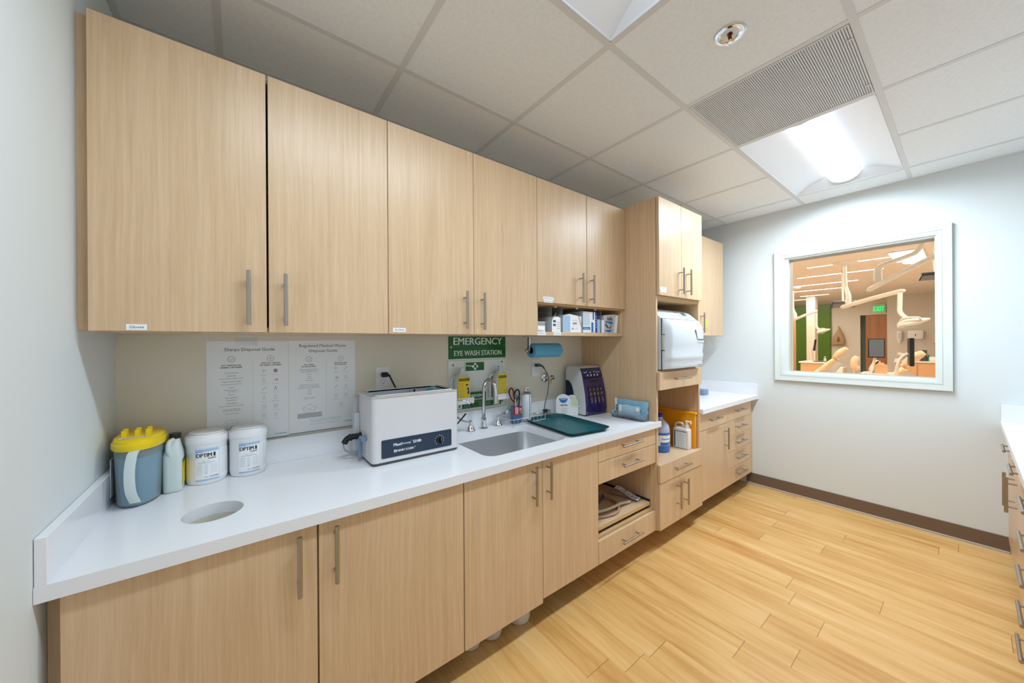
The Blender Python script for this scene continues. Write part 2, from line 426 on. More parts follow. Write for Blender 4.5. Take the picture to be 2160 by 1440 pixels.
def obj(name, b, parent=None, label=None, world=False, angle=35):
    if world and parent is not None:
        l = Vector(root_of(parent).location); b.v = [v - l for v in b.v]
    o = link_mesh(name, b, angle=angle)
    if parent is not None: o.parent = parent
    if label: o['label'] = label
    return o
def solo(name, b, label, cat, group=None, loc=None, angle=35, rz=0.):
    """a thing that is one mesh"""
    if loc is not None and rz == 0: b.v = [v - Vector(loc) for v in b.v]
    o = link_mesh(name, b, angle=angle)
    if loc is not None: o.location = loc
    o.rotation_euler = (0, 0, rz)
    o['label'] = label; o['category'] = cat
    if group: o['group'] = group
    return o
def struct(name, b, parent=None, angle=35):
    o = link_mesh(name, b, angle=angle)
    if parent is not None: o.parent = parent
    else: o['kind'] = 'structure'
    return o
def copy_thing(src, loc, rz=0., label=None, group=None):
    kids = {}
    for o in bpy.data.objects:
        if o.parent: kids.setdefault(o.parent.name, []).append(o)
    c = src.copy(); COL.objects.link(c); c.location = loc; c.rotation_euler = (0, 0, rz)
    if label: c['label'] = label
    if group: c['group'] = group
    for ch in kids.get(src.name, []):
        k = ch.copy(); COL.objects.link(k); k.parent = c
        for g in kids.get(ch.name, []):
            q = g.copy(); COL.objects.link(q); q.parent = k
    return c

# ================================================================== THE ROOM
L, H, RW = 4.22, 2.531, -2.65        # window wall x, ceiling z, right wall y
struct('floor', B('floor').box(-.1, L + .12, RW - .1, .1, -.05, 0))
struct('wall_back', B('wallb').box(-.1, L + .12, 0, .1, 0, H + .25))
struct('wall_left', B('wall').box(-.1, 0, RW - .1, .0, 0, H + .25))
struct('wall_right', B('wall').box(-.0, L + .12, RW - .1, RW, 0, H + .25))
WY0, WY1, WZ0, WZ1 = -1.732, -.874, 1.076, 2.097    # opening
struct('wall_window', B('wall').plate([(0, 0), (0, H + .25), (RW, H + .25), (RW, 0)], [[(WY1, WZ0), (WY1, WZ1), (WY0, WZ1), (WY0, WZ0)]], L, L + .12, 'yz'))
# ceiling: tile field with openings for the recessed fittings, then the T-bar grid
XG = [.294 - .6096 + .6096 * i for i in range(8)]; YG = [-.392, -1.002, -1.610, -2.220]
T2, T3 = -1.002, -1.610
X0, XV, XF, XE = XG[3], XG[4], XG[5], XG[7]
hol = [[(XG[1] + .012, T3 + .012), (X0 - .012, T3 + .012), (X0 - .012, T2 - .012), (XG[1] + .012, T2 - .012)],
       [(XV + .012, T3 + .012), (XE - .012, T3 + .012), (XE - .012, T2 - .012), (XV + .012, T2 - .012)]]
struct('ceiling', B('ceil').plate([(-.05, RW - .05), (L + .06, RW - .05), (L + .06, .05), (-.05, .05)], hol, H + .0022, H + .02, 'xy'))
g = B('tee')
for y in YG: g.box(0, L, y - .012, y + .012, H, H + .003)
xs_ = [x for x in XG if x > 0]
for x in xs_:
    segs = [(RW, T3 - .012), (T3 + .012, T2 - .012), (T2 + .012, YG[0] - .012), (YG[0] + .012, 0)]
    for k, (a, b_) in enumerate(segs):
        if k == 1 and (abs(x - XG[2]) < .01 or abs(x - XG[6]) < .01): continue
        g.box(x - .0118, x + .0118, a, b_, H + .0003, H + .003)
# wall angle
g.box(0, L, -.022, 0, H, H + .006); g.box(0, L, RW, RW + .022, H, H + .006); g.box(L - .022, L, RW, 0, H + .0002, H + .006); g.box(0, .022, RW, 0, H + .0002, H + .006)
struct('ceiling_grid', g)
# window: casing trim, jamb liner, pane
wt = B('frame')
def casing(b, y0, y1, z0, z1, w, d, x=L):
    """picture-frame casing; y0<y1 outer; stepped moulding"""
    for (o, i, dd) in ((0, w, d * .45), (.004, w - .004, d * .7), (.008, w * .55, d * .9), (.0, .014, d), (w * .62, w * .8, d * .85)):
        O = [(y0 + o, z0 + o), (y1 - o, z0 + o), (y1 - o, z1 - o), (y0 + o, z1 - o)]
        I = [(y0 + i, z0 + i), (y1 - i, z0 + i), (y1 - i, z1 - i), (y0 + i, z1 - i)]
        b.plate(O, [I], x - dd, x, 'yz')
casing(wt, -1.797, -.787, 1.011, 2.166, .072, .024)
struct('trim_1', wt)
jl = B('frame')
jl.box(L - .002, L + .13, WY0, WY0 + .012, WZ0, WZ1).box(L - .002, L + .13, WY1 - .012, WY1, WZ0, WZ1)
jl.box(L - .002, L + .13, WY0 + .012, WY1 - .012, WZ0, WZ0 + .012).box(L - .002, L + .13, WY0 + .012, WY1 - .012, WZ1 - .012, WZ1)
st = B('caulk'); st.box(L + .05, L + .062, WY0 + .012, WY1 - .012, WZ1 - .03, WZ1 - .012).box(L + .05, L + .062, WY0 + .012, WY1 - .012, WZ0 + .012, WZ0 + .02)
w1 = struct('window_1', jl); struct('glazing_bead', st, w1)
struct('window_pane', B('glass').box(L + .054, L + .058, WY0 + .012, WY1 - .012, WZ0 + .012, WZ1 - .012), w1)
# rubber base
struct('baseboard_window', B('base').box(L - .006, L, -2.02, -.55, .012, .106, .002).box(L - .01, L, -2.02, -.55, .0, .014, .002, m='caulk'))
struct('baseboard_left', B('base').box(0, .006, RW, -.61, 0, .106, .002))

# ------------------------------------------------------------------ ceiling fittings
def troffer(x0, x1, y0, y1, label, which):
    t = thing('ceiling_light', label, 'ceiling light', ((x0 + x1) / 2, (y0 + y1) / 2, H), 0, 'recessed lights in the tile ceiling')
    w = (y1 - y0) / 2; l = (x1 - x0) / 2
    b = B('refl')
    lw = .088       # half width of lens
    # curved reflector wings
    for s in (-1, 1):
        prof = []
        for i in range(9):
            k = i / 8; prof.append((s * (w + (lw - w) * k), .004 + .075 * math.sin(k * PI / 2)))
        vs = [(x, p[0], p[1]) for x in (-l + .0, l - .0) for p in prof]
        b.add(vs, [(i, i + 1, i + 10, i + 9) for i in range(8)])
    # end plates
    for s in (-1, 1):
        R = []
        n = 16
        vs, fs = [], []
        for i in range(n + 1):
            y = -w + 2 * w * i / n
            hh = .004 + .075 * math.sin(min(1, (w - abs(y)) / (w - lw)) * PI / 2)
            dx = .075 * min(1, (w - abs(y)) / (w - lw))
            vs += [(s * l, y, .003), (s * (l - dx * .55), y, hh)]
        for i in range(n): fs.append((2 * i, 2 * i + 2, 2 * i + 3, 2 * i + 1))
        b.add(vs, fs)
    b.box(-l, l, -w, -w + .004, 0, .1).box(-l, l, w - .004, w, 0, .1).box(-l, -l + .004, -w, w, 0, .1).box(l - .004, l, -w, w, 0, .1)
    b.box(-l, l, -w, w, .1, .104)
    obj('reflector', b, t, angle=50)
    # bowed lens
    e = B('lamp'); ll = l - .035
    n = 10; pr = [(lw * math.cos(PI * i / n), .068 - .055 * math.sin(PI * i / n)) for i in range(n + 1)]
    e.prism([(p[0], p[1]) for p in pr], -ll, ll, 'yz')
    obj('lens', e, t, angle=60)
    ld = bpy.data.lights.new('fixture_lamp', 'AREA'); ld.shape = 'RECTANGLE'; ld.size = 2 * ll - .02; ld.size_y = .15; ld.energy = TUBE[which]; ld.color = (.76, .89, 1.); ld.spread = math.radians(168)
    lo = bpy.data.objects.new('fixture_lamp', ld); COL.objects.link(lo); lo.location = (0, 0, .009); lo.parent = t
    pr2 = [((lw + .004) * math.cos(PI * i / n), .07 - .061 * math.sin(PI * i / n)) for i in range(n + 1)]
    for s in (-1, 1): obj('lens_cap', B('whitem').prism(pr2, min(s * ll, s * (ll + .006)), max(s * ll, s * (ll + .006)), 'yz'), t)
    return t
troffer(XG[1] + .013, X0 - .013, T3 + .013, T2 - .013, 'recessed ceiling light cut off by the top edge of the photo', 0)
troffer(XF + .013, XE - .013, T3 + .013, T2 - .013, 'recessed ceiling light with glowing curved lens beside the air grille', 1)
t = thing('air_vent', 'square perforated return air grille in the tile ceiling', 'vent', ((XV + XF) / 2, (T2 + T3) / 2, H))
w = .29
obj('grille_frame', B('tee').plate([(-w, -w), (w, -w), (w, w), (-w, w)], [rrect(2 * w - .012, 2 * w - .012, .002, 1)], -.001, .004, 'xy'), t)
obj('perforated_plate', B('perf').box(-w + .005, w - .005, -w + .005, w - .005, .0012, .0018), t)
pb = B('plenum'); pb.box(-w, w, -w, w, .16, .165).box(-w, -w + .004, -w, w, .004, .16).box(w - .004, w, -w, w, .004, .16).box(-w, w, -w, -w + .004, .004, .16).box(-w, w, w - .004, w, .004, .16)
pb.box(-.15, .1, -.1, .14, .05, .158, m='duct').box(.0, .1, .16, .21, .05, .158, m='duct')
obj('plenum_box', pb, t)
for x in (-.2, .2): obj('latch', B('tee').box(x, x + .01, -w, -w + .02, -.003, .0), t)
t = thing('fire_sprinkler', 'chrome recessed fire sprinkler in the tile ceiling', 'sprinkler', (1.835, -1.312, H))
obj('escutcheon', B('chrome').lathe([(.026, .03), (.027, .012), (.03, .002), (.045, -.003), (.052, -.001), (.053, .003), (.03, .006), (.028, .03)], n=36, cap0=False, cap1=False).lathe([(.0, .03), (.027, .03)], m='dgrey'), t)
hb = B('copper').cyl((0, 0, .03), (0, 0, -.002), .011, .009).cyl((0, 0, -.002), (0, 0, -.026), .004)
for s in (-1, 1): hb.tube([(s * .009, 0, -.002), (s * .014, 0, -.014), (s * .005, 0, -.03)], .0025, 8, smooth=4)
obj('sprinkler_head', hb, t)
db = B('chrome').cyl((0, 0, -.03), (0, 0, -.033), .008)
for i in range(12):
    a = 2 * PI * i / 12; c, s_ = math.cos(a), math.sin(a)
    db.add([(c * .007 - s_ * .002, s_ * .007 + c * .002, -.0335), (c * .007 + s_ * .002, s_ * .007 - c * .002, -.0335), (c * .017 + s_ * .003, s_ * .017 - c * .003, -.031), (c * .017 - s_ * .003, s_ * .017 + c * .003, -.031)], [(0, 1, 2, 3)])
obj('deflector', db, t)

# ================================================================== CASEWORK
def pull(parent, x, z, yf, vertical=True, ln=.178, sgn=-1, dia=.0062, so=.034, label=None):
    """bar pull centred at x,z on a front whose face is at yf"""
    m = 'steel' if vertical else 'steelx'
    b = B(m); yb = yf + sgn * so; h = ln / 2; ins = .03
    ax = Vector((0, 0, 1)) if vertical else Vector((1, 0, 0)); c = Vector((x, yb, z))
    b.cyl(c - ax * h, c + ax * h, dia, n=18)
    for s in (-1, 1):
        p = c + ax * s * (h - ins); b.cyl(p, (p.x, yf - sgn * .001, p.z), .0042, n=12)
    return obj('handle', b, parent, world=True)
TH = .019
def front(parent, name, x0, x1, z0, z1, yf, sgn=-1, gap=.0013, mt='wood'):
    b = B(mt); y1 = yf - sgn * TH
    b.box(x0 + gap, x1 - gap, min(yf, y1), max(yf, y1), z0 + gap, z1 - gap, .0009)
    return obj(name, b, parent, world=True)
def sticker(parent, x0, x1, z0, z1, y, lines, size=None, m='label'):
    b = B(m).box(x0, x1, y - .0006, y, z0, z1)
    n = len(lines)
    for i, s in enumerate(lines):
        b.text(s, size or (z1 - z0) * .55 / n, ((x0 + x1) / 2, y - .0009, z1 - (z1 - z0) * (i + .5) / n), 'ink')
    return obj('sticker', b, parent, world=True)
def carcass(parent, x0, x1, y0, y1, z0, z1, th=.018, shelves=(), open_front=True, bottom=True, top=True, back=True, m='wood', mi='wood_in'):
    b = B(m)
    b.box(x0, x0 + th, y0, y1, z0, z1, .0006).box(x1 - th, x1, y0, y1, z0, z1, .0006)
    if bottom: b.box(x0 + th, x1 - th, y0 + .0005, y1, z0, z0 + th)
    if top: b.box(x0 + th, x1 - th, y0 + .0005, y1, z1 - th, z1)
    if back: b.box(x0 + th, x1 - th, y1 - .008, y1 - .001, z0 + th, z1 - th, m=mi)
    for z in shelves: b.box(x0 + th, x1 - th, y0 + .003, y1 - .008, z, z + th, .0006)
    return obj('carcass', b, parent, world=True)

ZT, ZB, YU = 2.283, 1.402, -.401
YC = YU + TH + .002     # carcass front
G_UP = 'upper wall cabinets over the counter'
# upper unit 1
t = thing('wall_cabinet', 'large pale oak two-door wall cabinet against the left wall with a gloves sticker', 'wall cabinet', (.43, -.2, ZB), 0, G_UP)
carcass(t, .022, .836, YC, -.0, ZB, ZT)
obj('filler', B('wood').box(.0, .021, YU + .03, -.0, ZB + .004, ZT - .004, .0005), t, world=True)
d = front(t, 'door', .0247, .427, ZB, ZT, YU); pull(d, .376, 1.515, YU); sticker(d, .097, .139, 1.4065, 1.4235, YU, ['Gloves'], .0105)
d = front(t, 'door', .4305, .838, ZB, ZT, YU); pull(d, .478, 1.515, YU)
# upper unit 2
t = thing('wall_cabinet', 'pale oak two-door wall cabinet above the eye wash sign', 'wall cabinet', (1.25, -.2, ZB), 0, G_UP)
carcass(t, .84, 1.66, YC, -.0, ZB, ZT)
d = front(t, 'door', .838, 1.250, ZB, ZT, YU); pull(d, 1.194, 1.517, YU); sticker(d, .856, .911, 1.411, 1.428, YU, ['Face Masks'], .0085)
d = front(t, 'door', 1.250, 1.661, ZB, ZT, YU); pull(d, 1.291, 1.515, YU)
# upper unit 3 with open niche
t = thing('wall_cabinet', 'shorter two-door oak wall cabinet with an open shelf of boxes beneath its doors', 'wall cabinet', (2.07, -.2, ZB), 0, G_UP)
NZ = 1.588
b = B('wood')
x0, x1 = 1.664, 2.4815
b.box(x0, x0 + .018, YC, -.0, ZB, ZT, .0006).box(x1 - .018, x1, YC, -.0, ZB, ZT, .0006)
b.box(x0 + .018, x1 - .018, YC, -.0, ZB, ZB + .022, .0006, m='wood').box(x0 + .018, x1 - .018, YC, -.0, ZT - .018, ZT)
b.box(x0 + .018, x1 - .018, YC, -.0, NZ - .008, NZ + .012, .0006, m='edge').box(x0 + .018, x1 - .018, -.008, -.001, ZB + .022, ZT - .018, m='wood_in')
obj('carcass', b, t, world=True)
d = front(t, 'door', 1.662, 2.077, NZ, ZT, YU); pull(d, 2.007, 1.694, YU)
sticker(d, 1.704, 1.786, 1.604, 1.622, YU, ['Bien Water Covers'], .0085); sticker(d, 1.711, 1.778, 1.5895, 1.6035, YU, ['Shield Holders'], .0085)
d = front(t, 'door', 2.080, 2.4815, NZ, ZT, YU); pull(d, 2.109, 1.692, YU)
sticker(t, 1.666, 1.743, 1.4045, 1.4235, YC, ['Body Guard Sleeves'], .0075); sticker(t, 1.806, 1.866, 1.4045, 1.4235, YC, ['Size Covers'], .0085)
for x in (1.86, 2.05, 2.23): obj('shelf_pin', B('whitem').cyl((x, -.34, NZ - .008), (x, -.34, NZ - .016), .009, .007, 12), t, world=True)

# base cabinets
ZC, ZCB = .845, .809         # counter top / underside
YB = -.622
YBC = YB + TH + .002
ZD0 = .122
G_B = 'oak base cabinets under the long counter'
t = thing('base_cabinet', 'leftmost base cabinet with one wide door under the trash hole', 'base cabinet', (.28, -.3, 0), 0, G_B)
b = B('wood').box(.001, .018, -.545, -.003, 0, ZCB).box(.53, .545, YBC, -.003, ZD0, ZCB).box(.018, .53, -.012, -.004, ZD0, ZCB, m='wood_in')
obj('carcass', b, t, world=True)
obj('filler', B('wood').box(.001, .0305, -.572, -.552, 0.0, ZCB - .002), t, world=True)
d = front(t, 'door', .031, .541, ZD0, ZCB - .003, YB); pull(d, .490, .704, YB, dia=.0066)
t = thing('base_cabinet', 'wide single-door base cabinet under the ultrasonic cleaner', 'base cabinet', (.8, -.3, 0), 0, G_B)
b = B('wood').box(1.05, 1.068, YBC, -.003, ZD0, ZCB).box(.547, 1.05, -.012, -.004, ZD0, ZCB, m='wood_in')
obj('carcass', b, t, world=True)
d = front(t, 'door', .5435, 1.060, ZD0, ZCB - .003, YB); pull(d, .590, .705, YB, dia=.0066)
t = thing('base_cabinet', 'two-door sink base cabinet with the left door hanging lower', 'base cabinet', (1.48, -.3, 0), 0, G_B)
b = B('wood').box(1.069, 1.08, YBC, -.003, ZD0, ZCB).box(1.886, 1.902, YBC, -.003, .141, ZCB).box(1.08, 1.886, -.012, -.004, ZD0, ZCB, m='wood_in').box(1.52, 1.900, YBC + .14, YBC + .155, 0, ZD0 + .015, m='base')
obj('carcass', b, t, world=True)
d = front(t, 'door', 1.062, 1.489, ZD0, ZCB - .003, YB); pull(d, 1.424, .704, YB, dia=.0066)
d = front(t, 'door', 1.489, 1.901, ZD0 + .019, ZCB - .003, YB); pull(d, 1.516, .709, YB, dia=.0066)
# drawer unit with pull-out
t = thing('drawer_cabinet', 'base unit with two top drawers, an open bay of coiled hoses and one bottom drawer', 'base cabinet', (2.19, -.3, 0), 0, G_B)
b = B('wood').box(1.904, 1.92, YBC, -.003, .141, ZCB).box(2.464, 2.482, YBC, -.003, .141, ZCB).box(1.902, 2.482, YBC + .14, YBC + .155, 0, .14, m='base')
b.box(1.92, 2.464, -.02, -.012, .14, ZCB, m='wood_in').box(1.92, 2.464, YBC, -.02, .14, .158).box(1.92, 2.464, YBC, YBC + .08, .80, ZCB)
b.box(1.92, 2.464, YBC, -.02, .585, .600, m='wood_in')
b.box(1.92, 2.464, YBC, YBC + .02, .268, .284, m='edge')
obj('carcass', b, t, world=True)
d = front(t, 'drawer', 1.9025, 2.482, .701, ZCB - .003, YB); pull(d, 2.187, .762, YB, False, .2)
d = front(t, 'drawer', 1.9025, 2.482, .580, .700, YB); pull(d, 2.192, .648, YB, False, .2)
d = front(t, 'drawer', 1.9025, 2.482, .141, .270, YB); pull(d, 2.182, .209, YB, False, .195)
ps = B('wood').box(1.935, 2.450, YBC + .006, -.06, .306, .326, .001).box(1.935, 2.45, YBC + .005, YBC + .007, .306, .326, m='edge')
obj('pull_out_shelf', ps, t, world=True)
for x in (1.921, 2.451): obj('drawer_slide', B('black').box(x, x + .012, YBC + .01, -.08, .296, .335), t, world=True)

# tall unit
TX0, TX1, YT = 2.483, 3.085, -.628
t = thing('tall_cabinet', 'tall oak cabinet holding the white autoclave, with an open lower niche of bottles', 'tall cabinet', (2.78, -.3, 0))
b = B('wood')
b.box(TX0, TX0 + .019, YT, -.003, .14, 2.298, .0006).box(TX1 - .019, TX1, YT, -.003, .14, 2.298, .0006)
for z0, z1, e in ((2.28, 2.298, None), (1.640, 1.665, 'edge'), (1.150, 1.172, None), (1.05, 1.068, None), (.538, .562, None), (.14, .158, None)):
    b.box(TX0 + .019, TX1 - .019, YT, -.003, z0, z1, .0006, m=e)
b.box(TX0 + .019, TX1 - .019, -.012, -.004, .158, 2.28, m='wood_in')
b.box(TX0, TX1, YBC + .14, YBC + .155, 0, .139, m='base')
obj('carcass', b, t, world=True)
yd = -.65; xm = 2.776
d = front(t, 'door', TX0 + .002, xm, 1.664, 2.300, yd); pull(d, xm - .033, 1.775, yd)
sticker(d, 2.497, 2.575, 1.700, 1.718, yd, ['Bibs/Cups'], .0085); sticker(d, 2.503, 2.573, 1.684, 1.6985, yd, ['X-ray Sleeves'], .0078)
d = front(t, 'door', xm, TX1, 1.664, 2.300, yd); pull(d, xm + .07, 1.775, yd)
d = front(t, 'drawer', TX0 + .002, TX1 - .02, 1.047, 1.166, yd); pull(d, 2.74, 1.114, yd, False, .2)
d = front(t, 'drawer', TX0 + .002, TX1 - .02, .447, .566, yd); pull(d, 2.735, .515, yd, False, .2)
d = front(t, 'door', TX0 + .004, 2.743, .14, .445, yd + .004); pull(d, 2.70, .325, yd + .004)
d = front(t, 'door', 2.743, TX1 - .006, .14, .445, yd + .004); pull(d, 2.80, .325, yd + .004)

# last base unit
LX0, LX1 = TX1 + .002, 4.118
ZC3 = .853; ZC3B = .817
t = thing('base_cabinet', 'base cabinet beside the window wall: one door, five stacked drawers', 'base cabinet', (3.6, -.3, 0), 0, G_B)
b = B('wood').box(LX0, LX0 + .018, YBC, -.003, .14, ZC3B).box(LX1 - .018, LX1, YBC, -.003, .14, ZC3B).box(LX0 + .018, LX1 - .018, YBC, YBC + .015, .14, ZC3B - .001, m='wood_in')
b.box(LX0, L - .008, YBC + .14, YBC + .155, 0, .139, m='base')
obj('carcass', b, t, world=True)
obj('filler', B('wood').box(LX1, L - .001, YBC + .004, YBC + .02, .12, ZC3B - .001), t, world=True)
sm = 3.6
d = front(t, 'drawer', LX0 + .001, sm, .680, ZC3B - .003, YB); pull(d, 3.32, .752, YB, False, .2)
d = front(t, 'door', LX0 + .001, sm, .14, .679, YB); pull(d, 3.531, .562, YB)
zz = [ZC3B - .003, .684, .553, .418, .278, .14]
for i in range(5):
    d = front(t, 'drawer', sm, LX1, zz[i + 1], zz[i], YB); pull(d, 3.83, [.761, .622, .488, .354, .220][i], YB, False, .2)
# last wall cabinet
t = thing('wall_cabinet', 'oak wall cabinet in the far corner beside the window wall with a lime sticky note', 'wall cabinet', (3.6, -.2, ZB), 0, G_UP)
CX1 = 4.09
carcass(t, TX1 + .004, CX1, YC, -.0, 1.414, 2.315)
d = front(t, 'door', TX1 + .004, 3.575, 1.414, 2.315, YU); pull(d, 3.49, 1.528, YU)
d = front(t, 'door', 3.575, CX1, 1.414, 2.315, YU); pull(d, 3.611, 1.528, YU)
solo('sticky_note', B('sticky').box(3.70, 3.752, YU - .0012, YU - .0002, 1.487, 1.561), 'lime green sticky note on the far wall cabinet door', 'sticky note', loc=(3.72, YU - .001, 1.487))

# ------------------------------------------------------------------ worktops
YE = -.64
SX0, SX1, SY0, SY1 = 1.236, 1.762, -.541, -.147
sink_o = rrect(SX1 - SX0, SY1 - SY0, .06, 6, (SX0 + SX1) / 2, (SY0 + SY1) / 2)
hole = circ(.0745, 40, .2855, -.428)
def hole_rot(p, c, a):
    return p
top = B('quartz').plate([(.001, YE), (2.4825, YE), (2.4825, -.001), (.001, -.001)], [sink_o, hole], ZCB, ZC, 'xy')
top.box(2.4825, 2.52, YE, YE + .012, ZCB, ZC)
t = thing('countertop', 'long white quartz worktop with an undermount sink cutout and a round trash hole', 'countertop', (1.24, -.32, ZCB))
obj('worktop', top, t, world=True, angle=50)
solo('backsplash', B('quartz').box(.0205, 2.482, -.02, -.0012, ZC, .949, .0012), 'long white backsplash strip along the back wall under the posters', 'backsplash', loc=(1.24, -.01, ZC))
solo('backsplash', B('quartz').box(.0012, .02, YE + .002, -.0012, ZC, .949, .0012), 'white splash strip against the left wall at the worktop end', 'backsplash', loc=(.01, -.3, ZC))
lin_ = B('inside').lathe([(.0750, ZCB - .0), (.0735, ZCB - .02), (.0735, ZCB - .26)], (.2855, -.428, 0), 40, cap0=False, cap1=True)
solo('trash_chute', lin_, 'pale round chute lining the trash hole in the long worktop', 'trash chute', loc=(.2855, -.428, ZCB - .13))
t = thing('countertop', 'short white quartz worktop beside the window wall', 'countertop', (3.66, -.32, ZC3B))
obj('worktop', B('quartz').box(TX1 + .004, L - .0005, -.65, -.0005, ZC3B, ZC3, .001), t, world=True)
solo('backsplash', B('quartz').box(TX1 + .004, L - .0205, -.02, -.0012, ZC3, .957, .001), 'white backsplash strip behind the short worktop', 'backsplash', loc=(3.6, -.01, ZC3))
solo('backsplash', B('quartz').box(L - .02, L - .0012, -.648, -.0012, ZC3, .957, .001), 'white splash strip on the window wall beside the short worktop', 'backsplash', loc=(L - .01, -.3, ZC3))

# sink bowl
t = thing('sink', 'stainless steel undermount sink bowl', 'sink', ((SX0 + SX1) / 2, (SY0 + SY1) / 2, ZCB))
b = B('sink'); R = []
W_, D_ = SX1 - SX0 + .008, SY1 - SY0 + .008
for dz, ins, r in ((-.0005, 0, .062), (-.12, .004, .06), (-.165, .01, .06), (-.182, .022, .055), (-.19, .045, .045), (-.192, .09, .03)):
    R.append([(p[0], p[1], dz) for p in rrect(W_ - 2 * ins, D_ - 2 * ins, max(r, .02), 6)])
b.rings(R, cap0=False, cap1=True)
obj('bowl', b, t, angle=60)
obj('drain', B('chrome').lathe([(.0, -.1895), (.03, -.1895), (.043, -.187), (.045, -.191)], n=28).lathe([(0, -.188), (.018, -.188)], n=20, m='black'), t)
# faucet
t = thing('faucet', 'tall chrome gooseneck faucet behind the sink', 'faucet', (1.515, -.07, ZC))
b = B('chrome').lathe([(.028, 0), (.028, .006), (.02, .012), (.016, .03), (.014, .045), (.017, .05), (.017, .062), (.011, .07), (.011, .1)], n=28)
obj('base', b, t)
nk = [(0, 0, .09), (0, 0, .22), (0.002, -.006, .262), (.006, -.03, .292), (.012, -.062, .297), (.018, -.09, .27), (.02, -.098, .235), (.02, -.1, .2)]
obj('spout', B('chrome').tube([nk[0]] + [tuple(v) for v in smooth_path(nk[1:], 6)], .0105, 16), t)
obj('aerator', B('chrome').cyl((.02, -.1, .205), (.02, -.1, .165), .0135, .0125), t)
def lever(t, dirv, up, m='chrome'):
    obj('base', B('chrome').lathe([(.03, 0), (.03, .004), (.024, .01), (.021, .022), (.013, .03), (.01, .04), (.013, .046), (.011, .058), (.004, .062)], n=26), t)
    d = Vector(dirv)
    b = B('chrome').tube([(0, 0, .05), (d.x * .03, d.y * .03, .052 + up * .01), (d.x * .07, d.y * .07, .06 + up * .03), (d.x * .105, d.y * .105, .06 + up * .075)], lambda k: .0055 + .004 * k, 12, smooth=5, flat=.6)
    obj('lever', b, t)
t = thing('tap_handle', 'chrome wrist-blade tap handle between faucet and cleaner', 'tap', (1.423, -.07, ZC)); lever(t, (-.95, -.1, 0), .5)
t = thing('tap_handle', 'chrome tap handle with a green tag, right of the faucet', 'tap', (1.628, -.06, ZC)); lever(t, (1, .1, 0), .6)
obj('tag', B('white').add([(.055, -.012, .068), (.098, -.012, .094), (.092, -.012, .112), (.05, -.012, .084)], [(0, 1, 2, 3)]).sphere((.078, -.0125, .092), .009, 10, 'labelgreen', 1, .1, 1), t)
# eyewash spout (small curved pipe with black tip) and its black lever
t = thing('eyewash_faucet', 'small chrome hooked eyewash spout with a black tip beside the cleaner', 'faucet', (1.255, -.06, ZC))
obj('spout', B('chrome').tube([(.0, 0, 0), (.0, 0, .11), (.018, -.02, .16), (.055, -.05, .19), (.095, -.08, .192), (.125, -.085, .172)], .006, 12, smooth=6), t)
obj('nozzle', B('black').cyl((.122, -.085, .176), (.136, -.087, .16), .0075, .009), t)
obj('lever', B('black').tube([(.03, -.03, .03), (.07, -.045, .07), (.115, -.05, .115)], lambda k: .0045 + .003 * k, 10, smooth=4, flat=.6), t)
obj('base', B('chrome').lathe([(.02, 0), (.02, .008), (.012, .014), (.009, .03)], n=20), t)
# ------------------------------------------------------------------ round containers under the cabinets
for x, y, r_, lb in ((1.172, -.475, .049, 'leftmost of the three white round containers on the floor beneath the doors'), (1.280, -.487, .05, 'middle one of the three white round containers on the floor beneath the doors'), (1.44, -.492, .058, 'rightmost of the three white round containers, beneath the lower-hanging sink door')):
    solo('container', B('bin').lathe([(r_ * .72, 0.0), (r_ * .93, .004), (r_, .016), (r_ * 1.02, .1), (r_ * 1.02, .2), (r_ * .9, .215)], (x, y, 0), 28), lb, 'container', 'round containers on the floor under the counter', loc=(x, y, 0))
# ================================================================== LOOSE THINGS
def textfit(b, st, cx_, cz, w, h, y, m='ink', bold=0., plane='y'):
    """text fitted into a w x h box centred at cx,cz on a wall facing -y (plane y) or -x (plane x)"""
    vs, fs = text_geo(st)
    if not vs: return
    x0 = min(v.x for v in vs); x1 = max(v.x for v in vs); z0 = min(v.y for v in vs); z1 = max(v.y for v in vs)
    sx, sz = w / (x1 - x0), h / (z1 - z0); mx_, mz_ = (x0 + x1) / 2, (z0 + z1) / 2
    for i, (ox, oz) in enumerate([(0, 0)] if not bold else [(-bold, 0), (bold, 0)]):
        P = [((v.x - mx_) * sx + cx_ + ox, (v.y - mz_) * sz + cz + oz) for v in vs]
        e = i * 3e-5
        if plane == 'y': b.add([(p[0], y - e, p[1]) for p in P], fs, m)
        elif plane == 'x': b.add([(y - e, -p[0], p[1]) for p in P], fs, m)
def ink(b, pts, w, y, m='ink', closed=False):
    """flat drawn line on a wall facing -y"""
    P = list(pts) + ([pts[0]] if closed else [])
    for (x0, z0), (x1, z1) in zip(P, P[1:]):
        dx, dz = x1 - x0, z1 - z0; l = math.hypot(dx, dz) or 1; nx, nz = -dz / l * w / 2, dx / l * w / 2
        b.add([(x0 - nx, y, z0 - nz), (x1 - nx, y, z1 - nz), (x1 + nx, y, z1 + nz), (x0 + nx, y, z0 + nz)], [(0, 1, 2, 3)], m)
